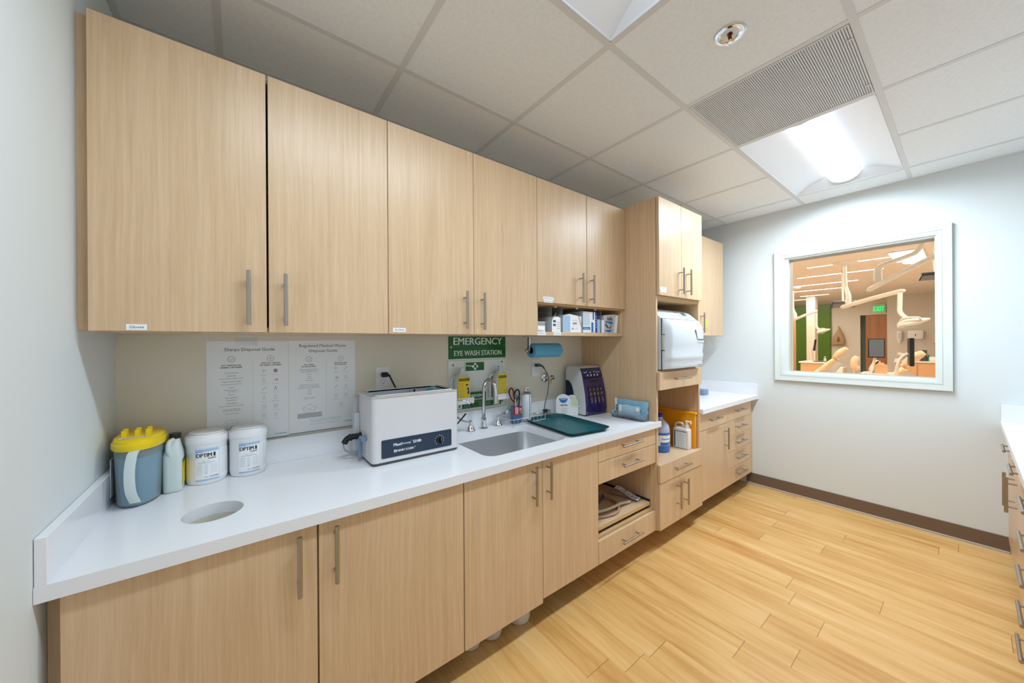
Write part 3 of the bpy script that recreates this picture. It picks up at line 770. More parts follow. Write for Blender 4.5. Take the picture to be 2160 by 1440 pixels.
def icon(b, kind, x, z, s, y, m):
    w = s * .05
    if kind == 'bottle': ink(b, [(x - .25 * s, z - .5 * s), (x + .25 * s, z - .5 * s), (x + .25 * s, z + .2 * s), (x + .1 * s, z + .3 * s), (x + .1 * s, z + .5 * s), (x - .1 * s, z + .5 * s), (x - .1 * s, z + .3 * s), (x - .25 * s, z + .2 * s)], w, y, m, True)
    elif kind == 'box': ink(b, [(x - .35 * s, z - .45 * s), (x + .35 * s, z - .45 * s), (x + .35 * s, z + .45 * s), (x - .35 * s, z + .45 * s)], w, y, m, True); ink(b, [(x - .15 * s, z), (x + .15 * s, z)], w * 2, y, m)
    elif kind == 'pen': ink(b, [(x - .45 * s, z - .4 * s), (x - .35 * s, z - .1 * s), (x + .35 * s, z + .45 * s), (x + .45 * s, z + .3 * s), (x - .2 * s, z - .35 * s)], w, y, m, True)
    elif kind == 'drop': ink(b, [(x, z + .5 * s)] + [(x + .3 * s * math.cos(a), z - .1 * s + .35 * s * math.sin(a)) for a in [PI * (.1 - 1.2 * i / 8) for i in range(9)]], w, y, m, True)
    elif kind == 'tri': ink(b, [(x - .25 * s, z - .5 * s), (x, z + .5 * s), (x + .25 * s, z - .5 * s)], w * 2, y, m); ink(b, [(x - .15 * s, z - .1 * s), (x + .15 * s, z - .1 * s)], w, y, m)
    elif kind == 'grid':
        for i in (0, 1):
            for j in (0, 1): ink(b, [(x - .35 * s + i * .25 * s, z - .4 * s + j * .25 * s), (x + .1 * s + i * .25 * s, z - .4 * s + j * .25 * s), (x + .1 * s + i * .25 * s, z + .1 * s + j * .25 * s), (x - .35 * s + i * .25 * s, z + .1 * s + j * .25 * s)], w * 2.4, y, m, True)
    elif kind == 'pills':
        for a, c in ((-.2, .2), (.2, .1), (-.15, -.25)): ink(b, [(x + a * s + .16 * s * math.cos(t * PI / 4), z + c * s + .16 * s * math.sin(t * PI / 4)) for t in range(8)], w, y, m, True)
    elif kind == 'cup': ink(b, [(x - .2 * s, z - .4 * s), (x - .3 * s, z + .2 * s), (x + .1 * s, z + .2 * s), (x, z - .4 * s)], w, y, m, True); ink(b, [(x + .15 * s, z - .3 * s), (x + .5 * s, z - .3 * s), (x + .5 * s, z + .1 * s), (x + .15 * s, z + .1 * s)], w * 3, y, m, True)
def ring2(b, x, z, r, w, y, m): ink(b, [(x + r * math.cos(2 * PI * i / 28), z + r * math.sin(2 * PI * i / 28)) for i in range(28)], w, y, m, True)

PY = -.0016
def poster(x0, x1, z0, z1, label, which):
    t = thing('poster', label, 'poster', ((x0 + x1) / 2, -.001, z0), 0, None)
    b = B('paper'); n = 10
    ys = [-.0012 - (.0 if i else 0) for i in range(n + 1)]
    b.box(x0, x1, -.0014, -.0004, z0, z1)
    b.box(x0, x1, -.0018, -.0014, z0, z0 + .0028, m='teal')
    obj('sheet', b, t, world=True)
    k = B('ink'); W, Hh = x1 - x0, z1 - z0
    X = lambda f: x0 + f * W
    Z = lambda f: z1 - f * Hh
    if which == 0:
        textfit(k, 'Sharps Disposal Guide', X(.51), Z(.088), .62 * W, .040 * Hh, PY, 'ink')
        cx1, cx2 = .285, .765
        textfit(k, 'PUT THESE IN THE', X(cx1), Z(.238), .225 * W, .013 * Hh, PY, 'ink', .0003); textfit(k, 'SHARPS CONTAINER', X(cx1), Z(.258), .255 * W, .013 * Hh, PY, 'ink', .0003)
        textfit(k, "DON'T PUT THESE IN", X(cx2), Z(.225), .235 * W, .013 * Hh, PY, 'ink', .0003); textfit(k, 'THE SHARPS CONTAINER', X(cx2), Z(.246), .28 * W, .013 * Hh, PY, 'ink', .0003)
        rows = ['Acupuncture Needles', 'Blood Vials', 'Broken Glass or Capillary Tubes', 'Culture Dishes and Slides', 'Exposed Ends of Dental Wires', 'Lancets', 'Needles: Hypodermic', 'and Tubing', 'Pipettes', 'Root Canal Files', 'Scalpel Blades', 'Suture Needles', 'Syringes With and Without Needles', 'Trauma Scene Waste that', 'can Cut, Slice or Pierce', 'Tubing With Needles']
        zz_ = [.312, .34, .367, .395, .423, .452, .480, .496, .524, .552, .578, .606, .633, .664, .68, .708]
        for s_, z in zip(rows, zz_): textfit(k, s_, X(cx1), Z(z), len(s_) * .0088 * W, .0105 * Hh, PY, 'ink')
        # waste bin drawing
        bx, bz = X(.285), Z(.84); s_ = .055
        ink(k, [(bx - .013, bz - .024), (bx - .017, bz + .016), (bx + .017, bz + .016), (bx + .013, bz - .024)], .0006, PY, 'inkl', True)
        ink(k, [(bx - .021, bz + .016), (bx - .019, bz + .024), (bx - .006, bz + .03), (bx + .0, bz + .026), (bx + .012, bz + .029), (bx + .021, bz + .022), (bx + .021, bz + .016)], .0006, PY, 'inkl', True)
        ink(k, [(bx - .008, bz - .01), (bx + .001, bz + .008)], .0006, PY); ink(k, [(bx - .006, bz + .004), (bx + .009, bz - .012)], .0006, PY); ink(k, [(bx + .003, bz + .01), (bx + .007, bz + .002)], .0006, PY)
        ic = [('pills', 'grid'), ('bottle', 'cup'), ('pen', 'tri'), ('drop', 'bottle'), ('box', 'box'), ('box', 'drop')]
        nm = [('Medication', 'Bandages Gauze'), ('Aerosol Cans', 'Garbage'), ('Batteries', 'Compasses'), ('Liquids', 'Bottles'), ('Chemical Waste', 'Clothing'), ('Amalgam Waste', 'Red Bag Waste')]
        for r, ((a, c), (na, nc)) in enumerate(zip(ic, nm)):
            z = .305 + r * .0905
            icon(k, a, X(.68), Z(z), .017, PY, 'inkl'); icon(k, c, X(.83), Z(z), .017, PY, 'pink' if r < 2 else 'inkl')
            textfit(k, na, X(.68), Z(z + .042), .085 * W, .007 * Hh, PY, 'inkl'); textfit(k, nc, X(.83), Z(z + .042), .085 * W, .007 * Hh, PY, 'inkl')
        textfit(k, 'Stericycle', X(.91), Z(.962), .13 * W, .018 * Hh, PY, 'teal', .0003); ring2(k, X(.82), Z(.962), .003, .001, PY, 'teal')
    else:
        textfit(k, 'Regulated Medical Waste', X(.5), Z(.062), .70 * W, .040 * Hh, PY); textfit(k, 'Disposal Guide', X(.5), Z(.118), .42 * W, .040 * Hh, PY)
        cx1, cx2 = .285, .765
        textfit(k, 'PUT THESE', X(cx1), Z(.265), .135 * W, .013 * Hh, PY, 'ink', .0003); textfit(k, 'IN THE RED BAG', X(cx1), Z(.285), .2 * W, .013 * Hh, PY, 'ink', .0003)
        textfit(k, "DON'T PUT THESE", X(cx2), Z(.255), .2 * W, .013 * Hh, PY, 'ink', .0003); textfit(k, 'IN THE RED BAG', X(cx2), Z(.275), .18 * W, .013 * Hh, PY, 'ink', .0003)
        rows = ['Items saturated with blood or', 'other potentially infectious', 'materials (OPIM) such as:', 'Bandages', 'Gauze', 'Clothing', 'Blood Tubing', 'Disposable personal protective', 'equipment (PPE) that is visibly', 'contaminated with blood/OPIM such as:', 'Gloves', 'Gowns', 'Goggles', 'Closed, disposable', 'sharps containers']
        zz_ = [.315, .330, .345, .371, .394, .416, .438, .484, .500, .516, .540, .562, .584, .622, .637]
        for s_, z in zip(rows, zz_): textfit(k, s_, X(cx1 + .005), Z(z), len(s_) * .0092 * W, .0095 * Hh, PY)
        bx, bz = X(.29), Z(.735)
        ink(k, [(bx - .024, bz + .004), (bx, bz - .006), (bx + .024, bz + .004), (bx + .024, bz - .014), (bx, bz - .026), (bx - .024, bz - .014)], .0006, PY, 'inkl', True)
        ink(k, [(bx, bz - .006), (bx, bz - .026)], .0006, PY, 'inkl'); ink(k, [(bx - .024, bz + .004), (bx - .034, bz - .002), (bx - .012, bz - .013), (bx, bz - .006)], .0006, PY, 'inkl'); ink(k, [(bx + .024, bz + .004), (bx + .034, bz - .002), (bx + .012, bz - .013), (bx, bz - .006)], .0006, PY, 'inkl')
        ink(k, [(bx - .024, bz + .004), (bx - .003, bz + .015), (bx + .024, bz + .004)], .0006, PY, 'inkl'); ink(k, [(bx - .008, bz + .02), (bx + .002, bz + .012), (bx + .012, bz + .022)], .0006, PY, 'inkl')
        k.quad(X(.115), X(.475), Z(.845), Z(.79), PY + .0001, 'lgrey')
        for i, s_ in enumerate(('Do not overfill red bags or containers.', 'Always close and tie securely before transport.', 'See your local rules for more information.')): textfit(k, s_, X(.295), Z(.803 + i * .015), .32 * W, .0085 * Hh, PY - .0001, 'ink')
        for i, s_ in enumerate(('Order more disposable sharps containers, red bags,', 'liners and waste supplies at Stericycle.com')): textfit(k, s_, X(.53), Z(.872 + i * .018), (.48 - .05 * i) * W, .010 * Hh, PY, 'teal')
        ink(k, [(X(.3), Z(.915)), (X(.75), Z(.915))], .0005, PY, 'inkl'); ink(k, [(X(.3), Z(.925)), (X(.75), Z(.925))], .0005, PY, 'inkl')
        ic = [('pills', 'pen'), ('cup', 'box'), ('pen', 'bottle'), ('bottle', 'box')]
        for r, (a, c) in enumerate(ic):
            z = .318 + r * .103
            icon(k, a, X(.69), Z(z), .017, PY, 'pink' if r == 1 else 'inkl'); icon(k, c, X(.85), Z(z), .017, PY, 'inkl')
            textfit(k, ('Medication', 'Garbage', 'Loose Sharps', 'Chemicals')[r], X(.69), Z(z + .042), .085 * W, .007 * Hh, PY, 'inkl'); textfit(k, ('Batteries', 'Fixatives', 'Aerosol Cans', 'Amalgam Waste')[r], X(.85), Z(z + .042), .085 * W, .007 * Hh, PY, 'inkl')
        icon(k, 'box', X(.77), Z(.73), .017, PY, 'inkl'); textfit(k, 'Pathology Waste', X(.77), Z(.772), .085 * W, .007 * Hh, PY, 'inkl')
        textfit(k, 'Stericycle', X(.91), Z(.93), .13 * W, .018 * Hh, PY, 'teal', .0003); ring2(k, X(.82), Z(.93), .003, .001, PY, 'teal')
    for cx_, m_ in ((cx1, 'ink'), (cx2, 'red')):
        ring2(k, X(cx_), Z(.178 if which == 0 else .205), .0118, .0012, PY, m_)
    z = Z(.178 if which == 0 else .205)
    ink(k, [(X(cx1) - .005, z), (X(cx1) - .001, z - .005), (X(cx1) + .006, z + .005)], .001, PY)
    ink(k, [(X(cx2) - .004, z - .004), (X(cx2) + .004, z + .004)], .001, PY); ink(k, [(X(cx2) - .004, z + .004), (X(cx2) + .004, z - .004)], .001, PY)
    ink(k, [(X(.54), Z(.2)), (X(.54), Z(.82))], .0004, PY, 'inkl')
    obj('print', k, t, world=True)
    return t
poster(.245, .5225, .953, 1.377, 'white poster titled Sharps Disposal Guide on the wall behind the wipes', 0)
poster(.524, .804, .957, 1.379, 'white poster titled Regulated Medical Waste Disposal Guide left of the outlet', 1)
solo('tape', B(mat('tape_film', (236, 238, 236), .3, alpha=.22)).box(.335, .412, -.0016, -.0006, 1.36, 1.392), 'clear tape strip over the top edge of the sharps poster', 'tape', loc=(.37, -.001, 1.36))

# outlets
def outlet(x0, x1, z0, z1, label):
    t = thing('wall_outlet', label, 'outlet', ((x0 + x1) / 2, 0, (z0 + z1) / 2))
    w, h = (x1 - x0) / 2, (z1 - z0) / 2
    obj('cover_plate', B('white').box(-w, w, -.005, -.0003, -h, h, .002, seg=2), t)
    for s in (-1, 1):
        zc = s * .0195
        b = B('white').prism(rrect(.034, .029, .01, 4, 0, zc), -.0068, -.004, 'xz')
        b.box(-.009, -.0075, -.0071, -.006, zc - .002, zc + .007, m='rubber').box(.0065, .008, -.0071, -.006, zc - .002, zc + .006, m='rubber').cyl((0, -.0071, zc - .008), (0, -.006, zc - .008), .0025, n=10, m='rubber')
        obj('receptacle', b, t)
    obj('screw', B('lgrey').cyl((0, -.0058, 0), (0, -.005, 0), .003, n=12), t)
outlet(.903, .975, 1.125, 1.242, 'white wall outlet left of the eye wash sign, behind the ultrasonic cleaner')
outlet(1.962, 2.036, 1.126, 1.243, 'white wall outlet below the blue towel roll')
t = thing('power_cord', 'black plug and cord running down behind the ultrasonic cleaner', 'cord', (.94, -.01, 1.203))
obj('plug', B('rubber').box(-.016, .014, -.038, -.008, -.012, .012, .004, seg=2).cyl((.008, -.03, 0), (.022, -.036, -.006), .007, .005, 12), t)
obj('cable', B('rubber').tube([(.018, -.034, -.004), (.03, -.036, -.03), (.05, -.04, -.075), (.062, -.042, -.13), (.065, -.04, -.2), (.06, -.04, -.34)], .0042, 10, smooth=5), t)
t = thing('power_cord', 'grey power cord with angled plug looping down to the counter beside the purple handpiece cleaner', 'cord', (1.992, -.01, 1.204))
obj('plug', B('dgrey').box(-.02, .012, -.036, -.008, -.01, .012, .004, seg=2).tube([(.008, -.03, .002), (.03, -.036, -.008), (.044, -.04, -.024)], lambda k: .008 - .003 * k, 12, smooth=4), t)
obj('cable', B(mat('grey_cable', (120, 122, 128), .45)).tube([(.044, -.04, -.024), (.066, -.05, -.07), (.07, -.056, -.12), (.058, -.055, -.2), (.036, -.05, -.28), (.04, -.055, -.325), (.075, -.08, -.336), (.12, -.09, -.34)], .0044, 10, smooth=6), t)
t = thing('gas_valve', 'chrome and brass wall valve behind the grey power cord', 'valve', (2.082, 0, 1.112))
obj('escutcheon', B('chrome').lathe([(.034, -.0), (.033, -.006), (.024, -.012), (.012, -.014), (.012, -.03)], n=28, axis='y'), t)
obj('valve_body', B('chrome').cyl((0, -.03, 0), (0, -.052, 0), .012).cyl((-.004, -.04, 0), (.034, -.04, .0), .008).cyl((.03, -.04, 0), (.045, -.04, 0), .019, .017, 10), t)
obj('nozzle', B('brass').cyl((.026, -.04, -.006), (.026, -.04, -.03), .006).cyl((.026, -.04, -.03), (.026, -.04, -.044), .004), t)
obj('tube', B('lgrey').tube([(.026, -.04, -.04), (.03, -.04, -.08), (.05, -.05, -.14), (.075, -.06, -.19)], .0012, 6, smooth=5), t)

# emergency sign + eyewash station
t = thing('sign', 'green EMERGENCY EYE WASH STATION sign on the wall under the cabinet', 'sign', (1.525, 0, 1.262))
b = B('signw').box(1.313, 1.736, -.003, -.0003, 1.260, 1.402).box(1.316, 1.733, -.0035, -.003, 1.267, 1.4015, m='green')
obj('panel', b, t, world=True)
b = B('signw'); textfit(b, 'EMERGENCY', 1.527, 1.373, .352, .043, -.0039, 'signw', .0014); textfit(b, 'EYE WASH STATION', 1.527, 1.301, .344, .031, -.0039, 'signw', .0008)
obj('lettering', b, t, world=True)
b = B('brass')
for x, z in ((1.334, 1.338), (1.722, 1.343)): b.lathe([(.0055, 0), (.006, -.0012), (.003, -.0015), (.003, 0)], (x, -.0034, z), 14, axis='y', cap0=False, cap1=False)
obj('eyelet', b, t, world=True)
t = thing('eyewash_station', 'clear wall panel holding two yellow-labelled eyewash bottles', 'eyewash station', (1.52, 0, .962))
b = B(mat('translucent_panel', (226, 230, 226), .25)).box(1.314, 1.729, -.006, -.0005, .962, 1.258, .0015)
obj('backboard', b, t, world=True)
sc_ = B('dgrey')
for x, z in ((1.345, 1.232), (1.70, 1.24), (1.70, .985)): sc_.cyl((x, -.009, z), (x, -.006, z), .005, n=12)
obj('screw', sc_, t, world=True)
b = B('signw').box(1.422, 1.564, -.012, -.0065, 1.188, 1.249).box(1.427, 1.559, -.0128, -.012, 1.193, 1.244, m='green')
b.box(1.4855, 1.5005, -.0134, -.0128, 1.1975, 1.2395).box(1.472, 1.514, -.0134, -.0128, 1.211, 1.226)
b.add([(1.425, -.0135, 1.224), (1.49, -.0135, 1.216), (1.49, -.0135, 1.221), (1.425, -.0135, 1.229)], [(0, 1, 2, 3)])
obj('cross_plate', b, t, world=True)
b = B('green').box(1.43, 1.56, -.03, -.006, 1.005, 1.062)
textfit(b, 'EMERGENCY', 1.496, 1.043, .115, .017, -.0305, 'signw', .0005); textfit(b, 'EYE WASH STATION', 1.496, 1.02, .11, .011, -.0305, 'signw', .0003)
obj('small_sign', b, t, world=True)
b = B('signw').box(1.362, 1.694, -.0085, -.0062, .963, 1.003).box(1.366, 1.69, -.009, -.0085, .966, 1.000, m='green').box(1.369, 1.402, -.0094, -.009, .969, .997).box(1.632, 1.678, -.0094, -.009, .969, .997)
b.sphere((1.385, -.0096, .984), .009, 10, 'inkl', 1, .05, 1).sphere((1.655, -.0096, .984), .009, 10, 'inkl', 1, .05, 1)
for i in range(4): textfit(b, 'Tear off cap and flush the eye at once', 1.452, .993 - i * .0065, .075, .0032, -.0095, 'signw'); textfit(b, 'Hold bottle over the eye and press firmly', 1.565, .993 - i * .0065, .085, .0032, -.0095, 'signw')
obj('instruction_strip', b, t, world=True)
for k_, (x, lx0, lx1) in enumerate(((1.385, 1.337, 1.415), (1.652, 1.618, 1.682))):
    b = B('white').plate(rrect(.128, .16, .025, 4, x, 1.088), [rrect(.108, .14, .018, 4, x, 1.088)], -.03, -.006, 'xz')
    b.box(x - .055, x + .055, -.085, -.02, 1.008, 1.016, .003).box(x - .056, x + .056, -.088, -.083, 1.010, 1.045, .003)
    obj('bottle_holder', b, t, world=True)
for k_, (x, lx0, lx1) in enumerate(((1.378, 1.338, 1.414), (1.655, 1.620, 1.684))):
    q = thing('eyewash_bottle', 'yellow-labelled eyewash bottle %s side of the clear station' % ('with a picture on its label, left' if k_ == 0 else 'behind the faucet, right'), 'bottle', (x, -.05, 1.017), 0, 'eyewash bottles in the wall station')
    b = B('milky'); R = []
    for z, w, d in ((0, .088, .05), (.006, .096, .056), (.12, .096, .056), (.145, .084, .05), (.165, .05, .036), (.175, .03, .03), (.2, .028, .028)):
        R.append([(p[0], p[1], z) for p in rrect(w, d, min(w, d) * .35, 4)])
    b.rings(R); obj('body', b, q)
    b = B('ylabel'); y = -.0288; a0, a1 = lx0 - x, lx1 - x
    b.box(a0, a1, y - .0006, y + .002, .018, .15); z1 = .15
    b.quad(a0 + .004, a1 - .002, z1 - .026, z1 - .008, y - .001, 'black')
    textfit(b, 'EMERGENCY', (a0 + a1) / 2, z1 - .013, (a1 - a0) * .85, .007, y - .0014, 'ylabel'); textfit(b, 'EYE WASH/EWS', (a0 + a1) / 2, z1 - .022, (a1 - a0) * .8, .006, y - .0014, 'ylabel')
    for i in range(8):
        ink(b, [(a0 + .012, z1 - .038 - i * .011), (a0 + (.036 if k_ == 0 else .055), z1 - .038 - i * .011)], .002, y - .001, 'inkl')
        if i % 2 == 0: ink(b, [(a0 + .004, z1 - .038 - i * .011), (a0 + .008, z1 - .038 - i * .011)], .004, y - .001, 'black')
    if k_ == 0:
        b.sphere((a1 - .017, y - .001, z1 - .055), .009, 12, 'tan', 1, .05, 1).sphere((a1 - .018, y - .0013, z1 - .048), .0075, 10, 'black', 1.1, .05, .7)
        ink(b, [(a1 - .012, z1 - .065), (a1 - .008, z1 - .1)], .012, y - .001, 'black'); ink(b, [(a1 - .026, z1 - .083), (a1 - .012, z1 - .076), (a1 - .02, z1 - .098)], .005, y - .0013, 'tan')
    obj('label', b, q)

# towel roll
t = thing('paper_towel_roll', 'roll of blue paper towels hanging under the wall cabinet', 'paper towel roll', (1.9, -.2, 1.312))
n = 36; b = B('towel')
Ro = [[(x, r * math.cos(2 * PI * i / n), r * math.sin(2 * PI * i / n)) for i in range(n)] for x, r in ((-.115, .021), (-.115, .043), (-.113, .045), (.118, .045), (.122, .043), (.122, .021))]
b.rings(Ro, cap0=False, cap1=False); b.box(.0 - .113, .12, -.0475, -.044, -.003, -.0015)
obj('towels', b, t)
obj('core', B('core').rings([[(x, r * math.cos(2 * PI * i / n), r * math.sin(2 * PI * i / n)) for i in range(n)] for x, r in ((-.1155, .021), (-.1155, .018), (.122, .018), (.122, .021))], cap0=False, cap1=False), t)
t = thing('towel_holder', 'steel under-cabinet arm holding the blue towel roll', 'towel holder', (1.78, -.2, 1.4))
b = B('steel').box(-.05, .27, -.02, .02, -.0035, -.001).box(-.018, -.006, -.009, .009, -.09, -.003, .002)
obj('bracket', b, t)
obj('rod', B('steelx').cyl((-.03, 0, -.088), (.25, 0, -.088), .0065).sphere((-.03, 0, -.088), .011, 14), t)

# ------------------------------------------------------------------ left end of the counter
t = thing('sharps_container', 'tall clear sharps container with yellow lid and blue liquid in the corner', 'sharps container', (.082, -.135, ZC))
def dring(rx, ry, z, n=32, c=(0, 0)):
    P = []
    for i in range(n):
        a = 2 * PI * i / n; x, y = math.cos(a), math.sin(a)
        k = 2.6 if y > 0 else 2.1
        s_ = (abs(x) ** k + abs(y) ** k) ** (-1 / k)
        P.append((c[0] + rx * x * s_, c[1] + ry * y * s_, z))
    return P
b = B('frost'); b.rings([dring(.050, .098, .001), dring(.054, .103, .006), dring(.0585, .11, .19), dring(.0570, .1085, .19), dring(.0515, .1005, .008), dring(.049, .097, .006)], cap0=True, cap1=True)
obj('body', b, t, angle=60)
obj('liquid', B('liquid').rings([dring(.0475, .0965, .008), dring(.0535, .1035, .155)]), t, angle=60)
b = B('yellow'); b.rings([dring(.063, .1135, .182), dring(.0645, .115, .186), dring(.0645, .115, .199), dring(.061, .111, .203), dring(.0595, .109, .212), dring(.053, .1, .218), dring(.045, .09, .219)])
obj('lid', b, t, angle=30)
b = B('yellow')
for x in (-.03, 0, .026):
    for y in (-.045, -.02): b.box(x - .006, x + .006, y - .005, y + .005, .217, .238 + (y + .045) * .12, .001)
obj('lid_key', b, t)
b = B('paper').add([(-.034, -.086, .2195), (.03, -.088, .2195), (.034, -.074, .2196), (-.038, -.07, .2196)], [(0, 1, 2, 3)])
b.text('STERICYCLE', .011, (-.002, -.0795, .2198), 'ink', (1, -.02, 0), (.1, 1, 0), .9)
obj('lid_label', b, t)
hp = [(.006, -.109, .185), (.0, -.122, .17), (-.004, -.132, .12), (-.002, -.13, .06), (.006, -.117, .02)]
b = B('milky'); R = []
for p in smooth_path(hp, 5): R.append([(p.x - .012, p.y, p.z), (p.x - .012, p.y + .006, p.z), (p.x, p.y + .004, p.z), (p.x + .012, p.y + .006, p.z), (p.x + .012, p.y, p.z), (p.x, p.y - .003, p.z)])
b.rings(R); obj('grip', b, t)
obj('side_label', B('label').box(-.0600, -.0588, -.05, .03, .03, .15), t)

t = thing('jug', 'small translucent square jug with a black cap beside the sharps container', 'jug', (.163, -.125, ZC))
b = B('milky'); R = []
for z, w, d, cx_ in ((0, .044, .07, 0), (.004, .05, .078, 0), (.012, .052, .08, 0), (.125, .052, .08, 0), (.142, .046, .072, 0), (.165, .032, .05, .002), (.178, .026, .03, .004), (.185, .024, .026, .004)):
    R.append([(p[0] + cx_, p[1], z) for p in rrect(w, d, min(w, d) * .3, 4)])
b.rings(R); obj('body', b, t, angle=50)
obj('grip', B('milky').tube([(-.004, -.032, .125), (-.01, -.036, .15), (-.008, -.03, .175), (.0, -.014, .182)], .0075, 10, smooth=5), t)
obj('cap', B('black').lathe([(.016, .184), (.0165, .188), (.0165, .2), (.015, .203)], (.004, 0, 0), 24), t)
b = B('ylabel').box(.0262, .0268, -.03, .03, .02, .11).box(.0264, .027, -.03, .03, .098, .112, m='green'); b.sphere((.0268, -.012, .085), .008, 10, 'orangeo', .05, 1, 1)
obj('label', b, t)

def cyl_text(b, st, r, ang0, z, w, h, m, bold=0):
    vs, fs = text_geo(st)
    x0 = min(v.x for v in vs); x1 = max(v.x for v in vs); z0 = min(v.y for v in vs); z1 = max(v.y for v in vs)
    sx, sz = w / (x1 - x0), h / (z1 - z0)
    for ox in ([0] if not bold else [-bold, bold]):
        P = []
        for v in vs:
            a = ang0 + ((v.x - (x0 + x1) / 2) * sx + ox) / r
            P.append((r * math.sin(a), -r * math.cos(a), z + (v.y - (z0 + z1) / 2) * sz))
        b.add(P, fs, m)
def cyl_patch(b, r, a0, a1, z0, z1, m, n=14):
    vs = []
    for i in range(n + 1):
        a = a0 + (a1 - a0) * i / n
        vs += [(r * math.sin(a), -r * math.cos(a), z0), (r * math.sin(a), -r * math.cos(a), z1)]
    b.add(vs, [(2 * i, 2 * i + 2, 2 * i + 3, 2 * i + 1) for i in range(n)], m)
def wipes(x, y, rot, label):
    t = thing('wipes_canister', label, 'wipes canister', (x, y, ZC), rot, 'white disinfectant wipe canisters on the counter')
    b = B('white').lathe([(.054, 0), (.058, .003), (.0595, .012), (.0605, .02), (.0605, .140), (.0625, .145), (.0625, .152)], n=44)
    obj('tub', b, t)
    b = B('white').lathe([(.0635, .150), (.0645, .153), (.0645, .172), (.062, .176), (.058, .177), (.0565, .182), (.05, .186), (.03, .187), (.0, .187)], n=44, cap0=True, cap1=False)
    b.lathe([(.052, .1861), (.051, .189), (.02, .1895), (0, .1895)], (0, -.004, 0), 36)
    obj('lid', b, t)
    b = B('label'); r = .0609; e = .0611
    cyl_patch(b, r, -.62, .52, .016, .132, 'label')
    cyl_patch(b, e, -.62, .52, .122, .132, 'lblue'); cyl_patch(b, e, -.62, .52, .016, .021, 'lblue'); cyl_patch(b, e, -.62, -.52, .1, .132, 'lblue')
    cyl_patch(b, r, .58, 1.5, .016, .125, 'label')
    cyl_text(b, 'SciCan', e + .0002, -.42, .1235, .02, .0065, 'blue')
    cyl_text(b, 'OPTIM', e + .0002, -.2, .1095, .045, .0145, 'black', .0006); cyl_text(b, '1', e + .0002, .3, .1095, .0062, .0145, 'black')
    cyl_text(b, 'WIPES', e + .0002, .17, .0965, .024, .0062, 'ink', .0002)
    cyl_text(b, 'READY TO USE', e + .0002, -.1, .088, .02, .0028, 'inkl'); cyl_text(b, 'One Step Disinfectant Cleaner', e + .0002, -.06, .0815, .05, .0042, 'ink')
    for i in range(7):
        cyl_text(b, ('Virucidal kills', 'Bactericidal', 'Tuberculocidal', 'Fungicidal', 'Contents 160', 'Keep out of reach', 'Caution')[i], e + .0002, -.42, .0735 - i * .0052, .016, .0024, 'inkl')
        cyl_text(b, ('1 minute', '1 minute', '3 minute', '5 minute', 'wipes', '', 'x')[i] or 'of', e + .0002, -.1, .0735 - i * .0052, .009, .0024, 'blue')
        cyl_text(b, 'Kills viruses and germs', e + .0002, .28, .0735 - i * .0052, .02, .0024, 'inkl' if i > 2 else 'blue')
    for i in range(14): cyl_text(b, 'directions for use and storage', e + .0002, .98, .118 - i * .0065, .036, .0024, 'inkl')
    cyl_text(b, 'COLTENE', e + .0002, .28, .029, .026, .0045, 'ink', .0002); cyl_text(b, 'SciCan', e + .0002, -.08, .029, .01, .004, 'ink')
    obj('label', b, t)
wipes(.250, -.078, .12, 'white wipes canister next to the small jug, left of the pair')
wipes(.377, -.073, .1, 'white wipes canister in front of the sharps poster, right of the pair')

# ------------------------------------------------------------------ ultrasonic cleaner
t = thing('ultrasonic_cleaner', 'off-white benchtop ultrasonic cleaner with a dark blue control panel', 'ultrasonic cleaner', (.99, -.225, ZC))
UX, UY = .2035, .1175
b = B('bodyw'); o_ = rrect(2 * UX, 2 * UY, .018, 5); i_ = rrect(2 * UX - .05, 2 * UY - .045, .02, 5)
R = [[(p[0], p[1], z) for p in o_] for z in (.012, .287)]
b.rings(R, cap0=True, cap1=False)
obj('housing', b, t, angle=50)
obj('base_gasket', B('dgrey').rings([[(p[0] * s_, p[1] * s_, z) for p in o_] for z, s_ in ((.0, .97), (.004, .995), (.012, .995))]), t)
b = B('sink').plate(rrect(2 * UX + .006, 2 * UY + .006, .02, 5), [i_], .287, .2935, 'xy')
b.rings([[(p[0], p[1], z) for p in i_] for z in (.293, .12)], cap0=False, cap1=True)
b.rings([[(p[0], p[1], z) for p in rrect(2 * UX - .03, 2 * UY - .028, .024, 5)] for z in (.2936, .2975)] + [[(p[0], p[1], z) for p in rrect(2 * UX - .04, 2 * UY - .036, .022, 5)] for z in (.2975, .2936)], cap0=False, cap1=False)
obj('tank', b, t, angle=40)
obj('water', B(mat('tank_water', (158, 182, 202), .12)).prism(rrect(2 * UX - .052, 2 * UY - .047, .02, 5), .24, .2405, 'xy'), t)
b = B('steelx'); 
for z in (.274, .281, .288): b.cyl((.055, .06, z - .004), (.115, .05, z), .0022, n=8)
b.box(.05, .056, .055, .065, .255, .288, m='black')
obj('basket_handle', b, t)
obj('cleaning_cup', B(mat('cyan_cup', (60, 140, 160), .3)).box(.118, .145, .045, .065, .262, .288, .002), t)
pan = B('navy').prism(rrect(.330, .078, .006, 4, -.001 + .0, .067), -.1192, -.1168, 'xz')
textfit(pan, 'Maxi', -.0975, .0795, .034, .0125, -.1196, 'label', .0005); textfit(pan, 'Sweep', -.058, .0785, .042, .0125, -.1196, 'label')
textfit(pan, 'S3100', -.0085, .0795, .037, .0125, -.1196, 'label', .0006); textfit(pan, 'TM', -.033, .0855, .005, .003, -.1196, 'label')
textfit(pan, 'HENRY SCHEIN', -.062, .052, .073, .0095, -.1196, 'label', .0003); pan.box(-.113, -.102, -.1197, -.119, .047, .0575, m='label').box(-.110, -.106, -.12, -.1196, .049, .0545, m='navy')
